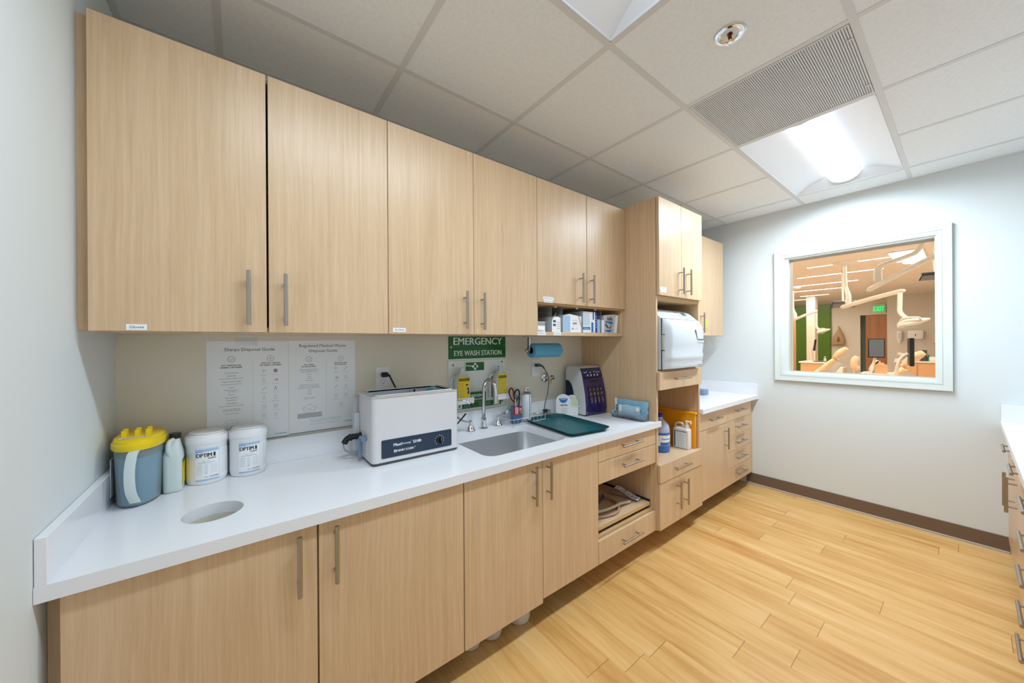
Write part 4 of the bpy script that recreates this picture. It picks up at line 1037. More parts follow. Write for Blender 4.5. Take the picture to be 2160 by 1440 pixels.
ring2(pan, -.019, .056, .0018, .0012, -.1196, 'label')
pan.box(.134, .1355, -.1196, -.119, .088, .096, m='black')
for k_ in range(9):
    a = math.radians(225 - 270 * k_ / 8 + 0); pan.sphere((.101 + .0225 * math.cos(a), -.1194, .064 + .0225 * math.sin(a)), .0016, 6, 'label', 1, .3, 1)
    if k_ < 8:
        a2_ = a - math.radians(17); ink(pan, [(.101 + .021 * math.cos(a), .064 + .021 * math.sin(a)), (.101 + .021 * math.cos(a2_), .064 + .021 * math.sin(a2_))], .0008, -.1195, 'label')
obj('control_panel', pan, t)
obj('timer_knob', B('black').lathe([(.0165, -.119), (.0165, -.126), (.0145, -.128)], (.101, 0, .064), 28, axis='y').box(.098, .104, -.142, -.127, .0495, .0785, .002).box(.1005, .1015, -.1424, -.1415, .066, .078, m='label'), t)
b = B('bgrey').cyl((-UX, -.032, .106), (-UX - .018, -.032, .106), .012).cyl((-UX - .018, -.05, .106), (-UX - .018, -.01, .106), .009).box(-UX - .028, -UX - .01, -.014, .0, .018, .108, .004)
obj('drain_lever', b, t)
b = B('label')
for i in range(6): b.box(-UX - .0008, -UX - .0001, .018, .026, .02 + i * .013, .026 + i * .013)
for i in range(6): b.box(-UX - .0008, -UX - .0001, -.045, -.035, .02 + i * .013, .026 + i * .013)
obj('level_marks', b, t)
b = B('rubber').tube([(-UX + .002, .05, .098), (-UX - .03, .055, .1), (-UX - .055, .06, .094), (-UX - .072, .055, .075)], .013, 14, smooth=5)
b.cyl((-UX - .003, .05, .098), (-UX - .01, .051, .099), .018, n=8).cyl((-UX - .04, .058, .098), (-UX - .047, .059, .096), .0165, n=8)
obj('drain_elbow', b, t)
obj('drain_hose', B('clear').tube([(-UX - .070, .057, .078), (-UX - .065, .05, .05), (-UX - .035, .055, .03), (-UX - .005, .07, .03)], .008, 12, smooth=5), t)
b = B('lgrey').box(-UX - .022, -UX, .07, .1175, .02, .2, .003).box(-UX - .018, -UX, .1, .112, .19, .275, .003).box(-UX - .018, -UX + .01, .07, .112, .27, .2765, .003)
obj('side_bracket', b, t)

# tray
t = thing('serving_tray', 'dark teal plastic tray on the counter right of the sink', 'tray', (1.941, -.338, ZC + .001), math.radians(-6.7))
b = B('tray')
def tr(w, h, r, z): return [(p[0], p[1], z) for p in rrect(w, h, r, 6)]
b.rings([tr(.26, .42, .03, 0), tr(.275, .435, .034, .0015), tr(.308, .47, .04, .02), tr(.314, .476, .042, .021), tr(.314, .476, .042, .0225), tr(.306, .468, .04, .0225), tr(.278, .438, .034, .0045), tr(.262, .422, .03, .003), tr(.255, .415, .028, .0028)], cap1=False)
obj('rim', b, t, angle=50)
obj('base_panel', B('trayin').prism(rrect(.256, .416, .028, 6), .0026, .0029, 'xy'), t)

# wire caddy & contents
t = thing('wire_caddy', 'small white wire caddy behind the sink', 'caddy', (1.82, -.095, ZC))
b = B(mat('coated_wire', (206, 208, 210), .3))
for z, ex in ((.008, 0), (.04, .006)):
    rr = [(p[0], p[1], z) for p in rrect(.31 + ex, .1 + ex, .03, 4)]
    b.tube(rr, .0016, 6, closed=True)
for i in range(9):
    x = -.13 + i * .0325
    b.tube([(x, -.05, .04), (x, -.05, .008), (x, .05, .008), (x, .05, .04)], .0012, 6)
for y in (-.03, 0, .03): b.tube([(-.155, y, .04), (-.155, y, .008), (.155, y, .008), (.155, y, .04)], .0012, 6)
for x in (-.15, -.06, .06, .15): b.tube([(x, -.052, .01), (x, -.056, -.0), (x + .012, -.056, 0), (x + .012, -.052, .01)], .0014, 6)
obj('basket', b, t)
t = thing('pen_cup', 'clear blue cup with a red label holding pens and scissors', 'cup', (1.742, -.1, ZC + .011))
b = B(mat('blue_cup', (120, 160, 200), .12, trans=.6, ior=1.3)).lathe([(.033, .0), (.034, .002), (.038, .1), (.0365, .1), (.0325, .004)], n=30, cap1=True)
obj('cup_wall', b, t)
b = B('red'); cyl_patch(b, .0385, -1.2, 1.0, .055, .105, 'red'); cyl_patch(b, .0388, -.75, -.35, .06, .1, 'label'); cyl_patch(b, .0388, -.1, .5, .08, .094, 'pink')
for i in range(3): cyl_patch(b, .039, -.65, -.45, .063 + i * .012, .071 + i * .012, 'ink')
b.sphere((.014, -.038, .068), .009, 10, 'labelgreen', 1, .1, 1); obj('label', b, t)
t2 = thing('scissors', 'scissors with dark red loop handles standing in the pen cup', 'scissors', (1.738, -.1, ZC + .03))
b = B(mat('scissor_grip', (104, 28, 24), .35)).tube([(-.005, 0, .11), (-.035, 0, .135), (-.05, 0, .175), (-.038, 0, .2), (-.02, 0, .19), (-.014, 0, .15)], .005, 10, closed=True, smooth=5)
obj('grip', b, t2)
obj('grip', B('rubber').tube([(.004, .004, .11), (-.006, .004, .15), (.006, .004, .182), (.028, .004, .182), (.036, .004, .155), (.022, .004, .128)], .005, 10, closed=True, smooth=5), t2)
obj('blade', B('steel').box(-.007, .005, -.001, .001, .01, .11).box(-.002, .01, .002, .004, .01, .11), t2)
for i, (x, y, h, m_, nm_) in enumerate(((.014, .012, .165, 'blue', 'blue pen leaning in the pen cup'), (.024, -.004, .15, 'black', 'black marker leaning in the pen cup'), (-.012, -.012, .14, 'tan', 'wooden-tipped brush in the pen cup'), (.004, .02, .135, 'purp', 'violet pen low in the pen cup'))):
    solo('pen', B(m_).cyl((x * .3, y * .3, .01), (x * 1.1, y, h), .0048, .0042, 12).cyl((x * 1.1, y, h), (x * 1.14, y, h + .008), .0035, n=10), nm_, 'pen', 'pens in the clear blue cup', loc=None).location = (1.742, -.1, ZC + .011)
t = thing('aerosol_can', 'tall white aerosol can with blue nozzle in the wire caddy', 'spray can', (1.842, -.082, ZC + .011))
b = B('label').lathe([(.030, .0), (.032, .003), (.032, .168)], n=34)
b.box(-.0008, .003, -.0328, -.0318, .005, .165, m='dgrey')
for z in (.155, .11, .04): b.box(.008, .025, -.0305, -.0295, z, z + .002, m='ink')
for i in range(8): b.box(.008, .022, -.0312, -.0302, .06 + i * .006, .0612 + i * .006, m='inkl'); b.box(-.022, -.006, -.0312, -.0302, .05 + i * .011, .0512 + i * .011, m='lblue')
obj('can', b, t)
obj('shoulder', B('chrome').lathe([(.033, .167), (.033, .172), (.028, .178), (.022, .187), (.02, .188)], n=34), t)
b = B('white').lathe([(.0175, .187), (.0165, .21), (.016, .214)], n=24).box(-.004, .003, -.019, -.015, .192, .205, .001, m='dblue')
obj('cap', b, t)
t = thing('black_container', 'small black box behind the right end of the wire caddy', 'box', (2.035, -.058, ZC))
obj('body', B('black').box(-.014, .014, -.012, .012, .0, .052, .003, seg=2), t)
for i in range(5):
    x = 1.90 + i * .017
    o = solo('metal_clip', B('steel').tube([(0, 0, .0), (.008, .01, .02), (.02, .004, .026), (.026, -.01, .012), (.012, -.014, .004)], .0013, 6, smooth=4), ['leftmost', 'second from left', 'middle', 'second from right', 'rightmost'][i] + ' of the bent wire clips heaped in the caddy', 'clip', 'wire clips in the caddy', loc=None)
    o.location = (x, -.09 + .02 * (i % 2), ZC + .012 + .004 * (i % 3)); o.rotation_euler = (0, 0, i * .9)
# tape / indicator dispensers
t = thing('tape_dispenser', 'white barrier-film dispenser box with a blue half-circle on its rounded face', 'dispenser', (2.158, -.112, ZC), -.7)
def half(w, h, n=14): return [(-w, 0), (w, 0)] + [(w * math.cos(PI * i / n), h + w * math.sin(PI * i / n)) for i in range(n + 1)]
b = B('white').prism(half(.053, .099), -.003, .003, 'xz'); b.prism([(-.03, .122), (.03, .122)][::-1] + [(-.03 * math.cos(PI * i / 10), .122 - .033 * math.sin(PI * i / 10)) for i in range(1, 10)], -.0037, -.003, 'xz', 'blue')
b.box(-.02, .02, -.0041, -.0037, .112, .117, m='lblue').box(-.02, .03, -.0036, -.003, .071, .077, m='ink')
for i in range(4): b.box(-.012, .03 - .004 * (i % 2), -.0036, -.003, .05 - i * .011, .052 - i * .011, m='inkl')
obj('face', b, t)
obj('tray_box', B('white').box(.04, .105, .003, .04, .0, .066, .003).box(.036, .115, -.002, .004, .064, .07, .001), t)
obj('back_face', B('white').prism([(p[0] + .066, p[1]) for p in half(.046, .094)], .042, .046, 'xz'), t)
obj('film_roll', B(mat('film_roll', (206, 216, 190), .3)).lathe([(.016, -.018), (.04, -.018), (.04, .018), (.016, .018)], (.066, .023, .088), 28, axis='y'), t)
solo('clear_box', B('clear').box(2.03, 2.085, -.065, -.025, ZC, ZC + .045, .003), 'small clear plastic box left of the film dispenser', 'box', loc=(2.055, -.045, ZC))

# handpiece care unit
t = thing('handpiece_cleaner', 'white handpiece maintenance unit with a smoked purple curved door', 'handpiece cleaner', (2.366, -.112, ZC + .004), -.06)
w = .107
prof = [(.068, .008), (.068, .30), (.062, .325), (.045, .338), (.0, .342), (-.045, .338), (-.07, .325), (-.085, .30), (-.105, .23), (-.122, .15), (-.130, .07), (-.131, .012), (-.12, .004)]
def shell(b, x0, x1, m): b.prism(prof, x0, x1, 'yz', m)
b = B('bodyw'); shell(b, -w, -w + .006, None); shell(b, w - .006, w, None); b.prism([(p[0], p[1]) for p in [(.068, .3), (.062, .325), (.045, .338), (0, .342), (-.045, .338), (-.07, .325), (-.085, .3), (-.07, .3), (-.05, .32), (.045, .326), (.058, .3)]][::-1], -w + .006, w - .006, 'yz')
b.prism([(.068, .008), (.068, .3), (.058, .3), (.058, .008)], -w + .006, w - .006, 'yz').box(-w + .006, w - .006, -.118, .06, .008, .02)
obj('shell', b, t, angle=40)
sp_ = [(.069, .235), (.04, .235), (.012, .215), (-.008, .17), (-.02, .1), (-.03, .02), (.069, .02)]
obj('side_panel', B(mat('deep_blue_side', (16, 30, 62), .25)).prism(sp_, -w - .0012, -w + .0005, 'yz'), t)
cpn = [(-.0705, .3265), (-.0855, .3015), (-.098, .262), (-.094, .262), (-.08, .30), (-.066, .324)]
b = B(mat('panel_navy', (18, 18, 60), .2, coat=.5)).prism(cpn, -w + .004, w - .004, 'yz')
obj('control_panel', b, t)
b = B('icon'); up_ = Vector((0, .038, .088)).normalized()
nrm = Vector((1, 0, 0)).cross(up_)
def onp(x, k): return Vector((x, -.0875 - .0125 * (1 - k) * 1.0 + .0, .268 + .052 * k)) + Vector((0, -.0022, 0))
for i, x in enumerate((-.05, -.016, .018, .05)): b.box(x - .004, x + .006, -.0965, -.094, .270, .283, .002)
b.box(-.082, -.068, -.0905, -.088, .293, .299, .001)
for x in (-.055, .022): b.box(x - .002, x + .002, -.0895, -.087, .298, .302, m='led')
for x in (-.018, .048, .072): b.box(x - .006, x + .008, -.0905, -.0875, .293, .298, .001)
obj('touch_icon', b, t)
df = [(-.0985, .256), (-.107, .222), (-.1235, .15), (-.1315, .07), (-.1325, .03), (-.128, .03), (-.119, .15), (-.094, .256)]
obj('door', B('purple').prism(df, -w + .002, w - .002, 'yz'), t, angle=50)
wv = [(-.115, .200), (-.1262, .14), (-.1312, .085), (-.1300, .085), (-.124, .14), (-.113, .2)]
b = B('pdark').prism([(p[0] - .0022, p[1]) for p in wv], -.07, .076, 'yz').box(-.05, .04, -.1075, -.1, .222, .246, .003)
obj('viewing_window', b, t)
b = B('ghost')
for i in range(4):
    x = -.052 + i * .037
    for k_, z in enumerate((.175, .145, .115, .095)):
        yy = -.1215 - .012 * (k_ / 3) ** .7; b.sphere((x + k_ * .002, yy, z), .013 if k_ % 2 else .010, 10, None, .8, .25, 1.2)
obj('handpiece_port', b, t)
obj('base', B('dgrey').box(-w + .004, w - .004, -.125, .064, -.004, .008, .002).box(-w + .002, w - .002, -.1335, -.12, .008, .03, .002, m='purple').sphere((-w + .012, -.1345, .02), .003, 8, 'white'), t)

# pouches and clear bin against the tall cabinet side
t = thing('clear_bin', 'shallow clear bin of supplies against the tall cabinet side', 'bin', (2.435, -.46, ZC))
b = B('clear').plate(rrect(.07, .25, .012, 3), [rrect(.066, .246, .011, 3)], .001, .045, 'xy').prism(rrect(.07, .25, .012, 3), 0, .002, 'xy')
obj('bin_wall', b, t)
def pouch(y0, y1, z0, z1, x0, lean, mm, label):
    c = ((y0 + y1) / 2, (z0 + z1) / 2); n, k = 8, 5; vs = []
    for j in range(k + 1):
        for i in range(n + 1):
            y = y0 + (y1 - y0) * i / n; z = z0 + (z1 - z0) * j / k
            u, v = 2 * i / n - 1, 2 * j / k - 1
            th = .010 * (1 - u ** 4) * (1 - v ** 4) + .0015
            vs.append((x0 + lean * (z - z0) - th + .002 * math.sin(9 * u + 5 * v), y + .003 * math.sin(7 * v), z + .003 * math.sin(6 * u)))
    fs = [(j * (n + 1) + i, j * (n + 1) + i + 1, (j + 1) * (n + 1) + i + 1, (j + 1) * (n + 1) + i) for j in range(k) for i in range(n)]
    m0 = len(vs); vs += [(2 * (x0 + lean * (v[2] - z0)) - v[0] + .0, v[1], v[2]) for v in vs[:m0]]
    fs += [tuple(i + m0 for i in reversed(f)) for f in fs]
    b = B(mm).add(vs, fs); xw = x0 - .0125
    return b, label
for (a, lb) in ((pouch(-.585, -.34, ZC + .006, ZC + .122, 2.447, .14, 'mask', 'large pale blue sterilisation pouch pack leaning on the tall cabinet'), 0), (pouch(-.545, -.39, ZC + .012, ZC + .09, 2.425, .1, 'maskl', 'smaller light blue pouch pack standing in front of the large one'), 1)):
    b, lab = a
    if lb == 0:
        for z in (.03, .05, .07): b.box(2.436, 2.439, -.362, -.35, ZC + z, ZC + z + .01, m='teal')
        b.box(2.446, 2.449, -.351, -.337, ZC + .02, ZC + .124, m='label')
    else:
        b.box(2.411, 2.4135, -.415, -.392, ZC + .018, ZC + .088, m='label').box(2.411, 2.4135, -.545, -.525, ZC + .06, ZC + .085, m='label').box(2.4105, 2.413, -.52, -.516, ZC + .02, ZC + .085, m='lblue')
    solo('pouch_pack', b, lab, 'pouch pack', 'blue pouch packs on the counter end', loc=(2.43, -.46, ZC))
for i, (y, m_) in enumerate(((-.43, 'purp'), (-.46, 'pink'), (-.5, 'purp'), (-.53, 'red'))):
    solo('indicator_strip', B(m_).box(2.402, 2.406, y - .014, y + .012, ZC + .004, ZC + .012, .001), ['violet strip farthest back', 'pink strip second from the back', 'violet strip second from the front', 'red strip nearest the front'][i] + ' in the clear bin', 'strip', 'coloured strips in the clear bin', loc=(2.404, y, ZC + .004))

# ------------------------------------------------------------------ niche shelf of boxes (z 1.424)
ZN = ZB + .0225
def slab(x, z0, z1, y0, label):
    return solo('shelf_divider', B('acryl').box(x - .0015, x + .0015, y0, -.02, z0, z1), label, 'divider', 'clear dividers on the open shelf', loc=(x, y0, z0))
for x, lb in ((1.797, 'leftmost clear acrylic divider on the open shelf'), (1.887, 'clear acrylic divider left of the white glove box'), (2.070, 'clear acrylic divider left of the blue striped box'), (2.257, 'rightmost clear acrylic divider on the open shelf')): slab(x, ZN, 1.578, -.372, lb)
t = thing('supply_box', 'small white box with a dark grid print at the left end of the open shelf', 'box', (1.72, -.35, ZN), 0, 'supply boxes on the open shelf')
b = B('label').box(-.035, .035, -.012, .22, 0, .058, .001)
for i in range(9):
    for j in range(3): b.box(-.032 + i * .0075, -.027 + i * .0075, -.0127, -.012, .036 + j * .007, .041 + j * .007, m='dgrey')
b.sphere((0, -.012, .014), .018, 12, 'paper', 1.6, .3, .7); obj('carton', b, t)
t = thing('supply_box', 'white box with rounded torn top flap beside the left divider', 'box', (1.835, -.35, ZN), 0, 'supply boxes on the open shelf')
b = B('label').prism([(-.028, 0), (.045, 0), (.045, .085), (.02, .092), (-.008, .09), (-.028, .066)], -.014, .2, 'xz')
for i in (0, 1): b.box(-.018, .004, -.0147, -.014, .035 + i * .022, .048 + i * .022, m='dgrey')
for i in range(4): b.box(.016, .036, -.0147, -.014, .02 + i * .012, .023 + i * .012, m='inkl')
b.add([(-.02, -.013, .085), (.01, -.013, .115), (.045, .03, .1), (.0, .05, .09)], [(0, 1, 2, 3)], 'lgrey'); obj('carton', b, t)
t = thing('supply_box', 'large white box with KN95 print and a red stripe on the open shelf', 'box', (1.985, -.35, ZN), 0, 'supply boxes on the open shelf')
b = B('label').prism([(-.085, 0), (-.02, 0), (.082, 0), (.082, .1), (-.025, .112), (-.065, .105), (-.085, .08)], -.014, .24, 'xz')
b.box(-.084, -.022, -.0145, -.014, .002, .102, m='lblue')
textfit(b, 'KN95', .02, .055, .036, .012, -.0148, 'ink', .0005); textfit(b, 'PROTECTIVE MASK', .02, .073, .05, .005, -.0148, 'inkl'); textfit(b, 'with ear loop', .02, .04, .045, .004, -.0148, 'inkl')
ring2(b, .0, .022, .004, .003, -.0148, 'ink'); textfit(b, 'CERTIFIED', .03, .022, .025, .004, -.0148, 'inkl'); textfit(b, '10 pcs', -.05, .09, .018, .005, -.0148, 'inkl')
ink(b, [(.05, .106), (.08, .035)], .0035, -.0148, 'red'); ink(b, [(.056, .107), (.0815, .05)], .0015, -.0148, 'dblue'); obj('carton', b, t)
t = thing('supply_box', 'blue and white striped box standing tall on the open shelf', 'box', (2.15, -.35, ZN), 0, 'supply boxes on the open shelf')
b = B('label').box(-.072, .052, -.014, .2, 0, .135, .001).box(.052, .068, -.014, .2, 0, .137, .001, m='dblue')
for i in range(13): b.box(-.070, -.005, -.0146, -.014, .045 + i * .0065, .048 + i * .0065, m='lblue')
b.box(-.07, .0, -.0148, -.014, .018, .036, m='blue').box(.012, .032, -.0148, -.014, .002, .066, m='blue').box(.026, .04, -.0148, -.014, .085, .133, m='blue'); textfit(b, 'Gauze', -.036, .027, .045, .009, -.0152, 'label')
for i in range(5): b.box(.057, .063, -.0148, -.014, .03 + i * .018, .04 + i * .018, m='lblue')
obj('carton', b, t)
for i, (x0, x1, h, m_, lb) in enumerate(((2.222, 2.25, .088, 'lblue', 'light blue narrow carton left of the rightmost divider'), (2.262, 2.293, .086, 'label', 'white narrow carton right of the rightmost divider'))):
    solo('supply_box', B(m_).box(x0, x1, -.365, -.18, ZN, ZN + h, .001), lb, 'box', 'supply boxes on the open shelf', loc=((x0 + x1) / 2, -.36, ZN))
t = thing('supply_box', 'grey carton printed with the letters ials at the right of the open shelf', 'box', (2.355, -.35, ZN), 0, 'supply boxes on the open shelf')
b = B('lgrey').prism([(-.058, 0), (.04, 0), (.062, .13), (-.062, .118)], -.012, .15, 'xz').prism([(-.05, .08), (.03, .085), (.045, .128), (-.06, .117)], -.0128, -.012, 'xz', 'lgrey')
textfit(b, 'ials', .004, .099, .056, .026, -.0134, 'black', .0015); b.add([(-.05, -.0132, .072), (.02, -.0132, .06), (.035, -.0132, .075), (-.04, -.0132, .082)], [(0, 1, 2, 3)], 'blue'); b.add([(-.05, -.0132, .012), (.0, -.0132, .005), (.03, -.0132, .02), (-.045, -.0132, .02)], [(0, 1, 2, 3)], 'blue')
ink(b, [(-.012, .04), (.0, .03), (.024, .052)], .006, -.0134, 'black'); ink(b, [(-.016, .022), (.016, .022), (.016, .05), (-.016, .05)], .002, -.0134, 'inkl', True); ink(b, [(.0, .06), (.036, .06), (.036, .078), (.0, .078)], .002, -.0134, 'ink', True)
ink(b, [(-.045, .06), (-.02, .035)], .016, -.0131, 'dgrey'); obj('carton', b, t)
solo('booklet', B('paper').prism([(2.405, ZN), (2.435, ZN), (2.455, ZN + .122), (2.425, ZN + .128)], -.362, -.2, 'xz'), 'white leaning booklet at the right end of the open shelf', 'booklet', loc=(2.43, -.36, ZN))

# ------------------------------------------------------------------ autoclave
t = thing('autoclave', 'white autoclave with a curved door sitting in the tall cabinet', 'autoclave', (2.78, -.4, 1.173))
w = .25
b = B('auto').prism([(.36, .006), (.36, .41), (-.16, .41), (-.235, .345), (-.235, .006)], -w, w, 'yz')
obj('cabinet_body', b, t)
dp = [(-.238, .342), (-.262, .338), (-.283, .31), (-.293, .28), (-.298, .23), (-.297, .16), (-.290, .12), (-.296, .095), (-.294, .07), (-.286, .055), (-.291, .03), (-.284, .012), (-.238, .003)]
b = B('auto'); N = len(dp)
R = []
for x, k in ((-w + .003, 0), (-w + .006, .1), (-w + .03, .88), (-w + .045, 1), (w - .045, 1), (w - .03, .9), (w - .006, .15), (w - .003, 0)):
    R.append([(x, -.238 - (-.238 - y) * (.35 + .65 * k), z) for y, z in dp])
b.rings(R); obj('door', b, t, angle=40)
b = B('black')
b.box(-w + .0, -w + .004, -.241, -.2375, .003, .342).box(-w, w - .02, -.241, -.236, .340, .3435)
for z in (.13, .235): b.box(-w - .0008, -w + .001, -.262, -.238, z, z + .003)
obj('door_seam', b, t)
obj('hinge', B('lgrey').box(-w - .001, -w + .012, -.258, -.238, .133, .235, .003), t)
nrm_ = Vector((0, -.065, .075)).normalized()
def slope(k, x): # point on the sloped top panel
    return Vector((x, -.16 - .075 * k, .41 - .065 * k)) + Vector((0, -.0012, .0015))
b = B('lgrey').add([slope(.12, .06), slope(.12, .2), slope(.85, .215), slope(.85, .07)], [(0, 1, 2, 3)])
b.add([slope(.22, .105) + nrm_ * .0008, slope(.22, .165) + nrm_ * .0008, slope(.55, .17) + nrm_ * .0008, slope(.55, .11) + nrm_ * .0008], [(0, 1, 2, 3)], 'lcd')
for i in range(4): b.add([slope(.64, .085 + i * .03) + nrm_ * .0008, slope(.64, .1 + i * .03) + nrm_ * .0008, slope(.78, .1 + i * .03) + nrm_ * .0008, slope(.78, .085 + i * .03) + nrm_ * .0008], [(0, 1, 2, 3)], 'white')
obj('control_panel', b, t)
b = B('lgrey').box(.12, .22, -.2995, -.29, .178, .205, .003).box(.125, .215, -.3005, -.298, .200, .207, .001, m='dgrey').prism([(.09, .27), (.115, .206), (.12, .206), (.094, .272)], -.3005, -.296, 'xz', 'dgrey')
obj('latch', b, t)
b = B('inkl').box(.14, .2, -.2915, -.288, .024, .029); obj('badge', b, t)
obj('foot', B('rubber').box(-w + .01, w - .01, -.22, .34, .0, .006, .001), t)

# ------------------------------------------------------------------ lower niche (z .562)
ZL = .5625
t = thing('jug', 'round blue detergent jug with a white and green label in the lower niche', 'jug', (2.80, -.47, ZL))
b = B('clearblue').lathe([(.06, 0), (.066, .004), (.067, .1), (.067, .16), (.06, .19), (.04, .215), (.022, .23), (.02, .25)], n=34)
obj('body', b, t)
b = B('bluej'); b.lathe([(.0605, .0005), (.0665, .004), (.0675, .05)], n=34, cap0=False, cap1=False); cyl_patch(b, .0682, -1.6, 1.4, .05, .14, 'label'); cyl_patch(b, .0685, -1.6, 1.4, .125, .142, 'bluej'); cyl_patch(b, .0685, -1.0, .0, .052, .075, 'bluej'); cyl_patch(b, .0685, .0, .7, .055, .08, 'labelgreen'); cyl_patch(b, .0685, .6, 1.3, .08, .125, 'labelgreen')
cyl_text(b, 'PowerScrub', .0688, -.35, .1, .07, .014, 'bluej', .0006); cyl_text(b, 'enzymatic', .0688, -.3, .117, .03, .006, 'ink'); obj('label', b, t)
obj('cap', B('dblue').lathe([(.022, .248), (.022, .27), (.02, .272)], n=22), t)
t = thing('bottle', 'beige squat bottle with a blue cap behind the detergent jug', 'bottle', (2.90, -.34, ZL))
b = B('jugp'); R = [[(p[0], p[1], z) for p in rrect(w_, d_, .02, 3)] for z, w_, d_ in ((0, .11, .08), (.004, .12, .09), (.2, .12, .09), (.225, .1, .07), (.24, .05, .045), (.262, .045, .04))]
b.rings(R); obj('body', b, t)
b = B('ink'); 
for p in (((-.02, .15), (.0, .2)), ((.0, .2), (.012, .17)), ((-.005, .18), (-.03, .17)), ((.0, .16), (.02, .13))): ink(b, p, .006, -.0455)
obj('print', b, t)
obj('cap', B('dblue').lathe([(.025, .262), (.025, .285), (.022, .287)], n=22), t)
t = thing('jug', 'cream rectangular jug with a spigot pump and a printed label in the lower niche', 'jug', (2.99, -.54, ZL))
b = B('jugp'); R = [[(p[0], p[1], z) for p in rrect(w_, d_, .012, 3)] for z, w_, d_ in ((0, .056, .108), (.004, .064, .116), (.14, .064, .116), (.152, .05, .1), (.155, .04, .09))]
b.rings(R); obj('body', b, t)
obj('grip', B('jugp').tube([(0, .05, .15), (0, .048, .175), (0, .03, .185), (0, -.002, .182), (0, -.012, .155)], .007, 10, smooth=4), t)
b = B('white').cyl((0, -.035, .153), (0, -.035, .178), .017, .014).cyl((0, -.035, .178), (0, -.035, .2), .008).box(-.008, .008, -.062, -.026, .198, .208, .003).box(-.007, .007, -.068, -.06, .186, .212, .002)
obj('pump', b, t)
b = B('label').box(-.0328, -.0322, -.046, .044, .012, .13).box(-.033, -.0326, .036, .044, .012, .13, m='navy').box(-.033, -.0326, -.046, .044, .126, .131, m='navy')
for i in range(15): b.box(-.0331, -.0327, -.04 + .01 * (i % 3), .03, .018 + i * .007, .0195 + i * .007, m='inkl')
obj('label', b, t)
t = thing('storage_bin', 'translucent amber bin standing on edge at the right of the lower niche', 'bin', (3.042, -.4, ZL))
b = B('orange').box(-.01, .018, -.215, .24, .0, .262, .008, seg=2).box(-.016, .02, -.222, .25, .252, .27, .004, seg=2)
obj('bin_shell', b, t)

# hoses on the pull-out
def hose(pts, r, m_, label, tip=None):
    b = B(m_).tube(pts, r, 12, smooth=6)
    return solo('hose', b, label, 'hose', 'coiled hoses on the pull-out shelf', loc=(2.1, -.4, .327))
zs = .327
hose([(1.945, -.50, zs + .01), (2.06, -.555, zs + .009), (2.16, -.56, zs + .009), (2.24, -.50, zs + .01), (2.26, -.42, zs + .012), (2.22, -.33, zs + .03), (2.1, -.27, zs + .06), (1.95, -.28, zs + .08)], .0085, 'hosep', 'tan hose looping over the others on the pull-out shelf')
hose([(1.945, -.47, zs + .03), (2.05, -.52, zs + .028), (2.16, -.53, zs + .026), (2.24, -.52, zs + .02), (2.33, -.53, zs + .012)], .009, 'hose', 'cream hose ending in a cut tip at the front of the pull-out shelf')
hose([(1.945, -.40, zs + .012), (2.05, -.43, zs + .012), (2.14, -.42, zs + .012), (2.22, -.40, zs + .014), (2.26, -.375, zs + .02)], .0085, 'hoseg', 'dark grey hose on the pull-out shelf')
hose([(1.945, -.36, zs + .01), (2.02, -.38, zs + .01), (2.07, -.35, zs + .02), (2.06, -.30, zs + .03)], .0075, 'hose', 'short cream hose curling up at the left of the pull-out shelf')
t = thing('hose_bag', 'clear bag with a white printed tag on the pull-out shelf', 'bag', (2.40, -.45, zs))
b = B('clear'); R = []
for k_ in range(8):
    a = k_ / 7; p = Vector((-.03 + .03 * a, .1 - .2 * a, 0)); h = .018 * math.sin(PI * (.12 + .76 * a)) + .003; w_ = .028 + .012 * math.sin(5 * a)
    R.append([(p.x + w_ * math.cos(2 * PI * j / 12), p.y, .001 + h + h * math.sin(2 * PI * j / 12)) for j in range(12)])
b.rings(R); obj('bag', b, t)
b = B('label'); n = 7; vs = []
for i in range(n + 1):
    a = i / n; y = .06 - .17 * a; z = .045 - .035 * a + .006 * math.sin(7 * a)
    vs += [(-.045 + .02 * a, y, z), (.0 + .02 * a, y + .012, z + .004)]
b.add(vs, [(2 * i, 2 * i + 1, 2 * i + 3, 2 * i + 2) for i in range(n)])
for i in range(6):
    k_ = vs[2 * i + 2]; b.box(k_[0] + .01, k_[0] + .03 - (i % 2) * .01, k_[1] + .002, k_[1] + .006, k_[2] + .004, k_[2] + .005, m='ink')
obj('tag', b, t)
solo('blue_box', B('bgrey').box(3.80, 3.905, -.34, -.25, ZC3, ZC3 + .05, .004, seg=2), 'small blue-grey box on the short worktop, half hidden by the tall cabinet', 'box', loc=(3.85, -.3, ZC3))

# ------------------------------------------------------------------ cabinets along the right wall
RY = -2.010
ZR, ZRB = .838, .802
t = thing('countertop', 'white quartz worktop along the right wall', 'countertop', (3.3, -2.3, ZRB))
obj('worktop', B('quartz').box(2.3, L - .0005, RW + .0005, -1.986, ZRB, ZR, .001), t, world=True)
solo('backsplash', B('quartz').box(L - .02, L - .0012, RW + .0205, -1.988, ZR, ZR + .108, .001), 'white splash strip on the window wall at the right edge of the photo', 'backsplash', loc=(L - .01, -2.3, ZR))
def rfront(t, name, x0, x1, z0, z1): return front(t, name, x0, x1, z0, z1, RY, 1)
t = thing('base_cabinet', 'oak base cabinet with two doors below two drawers on the right, by the window wall', 'base cabinet', (3.6, -2.3, 0), 0, 'base cabinets along the right wall')
b = B('wood').box(3.0, 3.018, RW + .003, RY - TH - .002, .02, ZRB).box(4.1, 4.118, RW + .003, RY - TH - .002, .02, ZRB).box(3.018, 4.1, RW + .003, RY - .1, .0, .12, m='base')
obj('carcass', b, t, world=True)
obj('filler', B('wood').box(4.118, L - .001, RY - TH - .02, RY - TH - .002, .02, ZRB - .001), t, world=True)
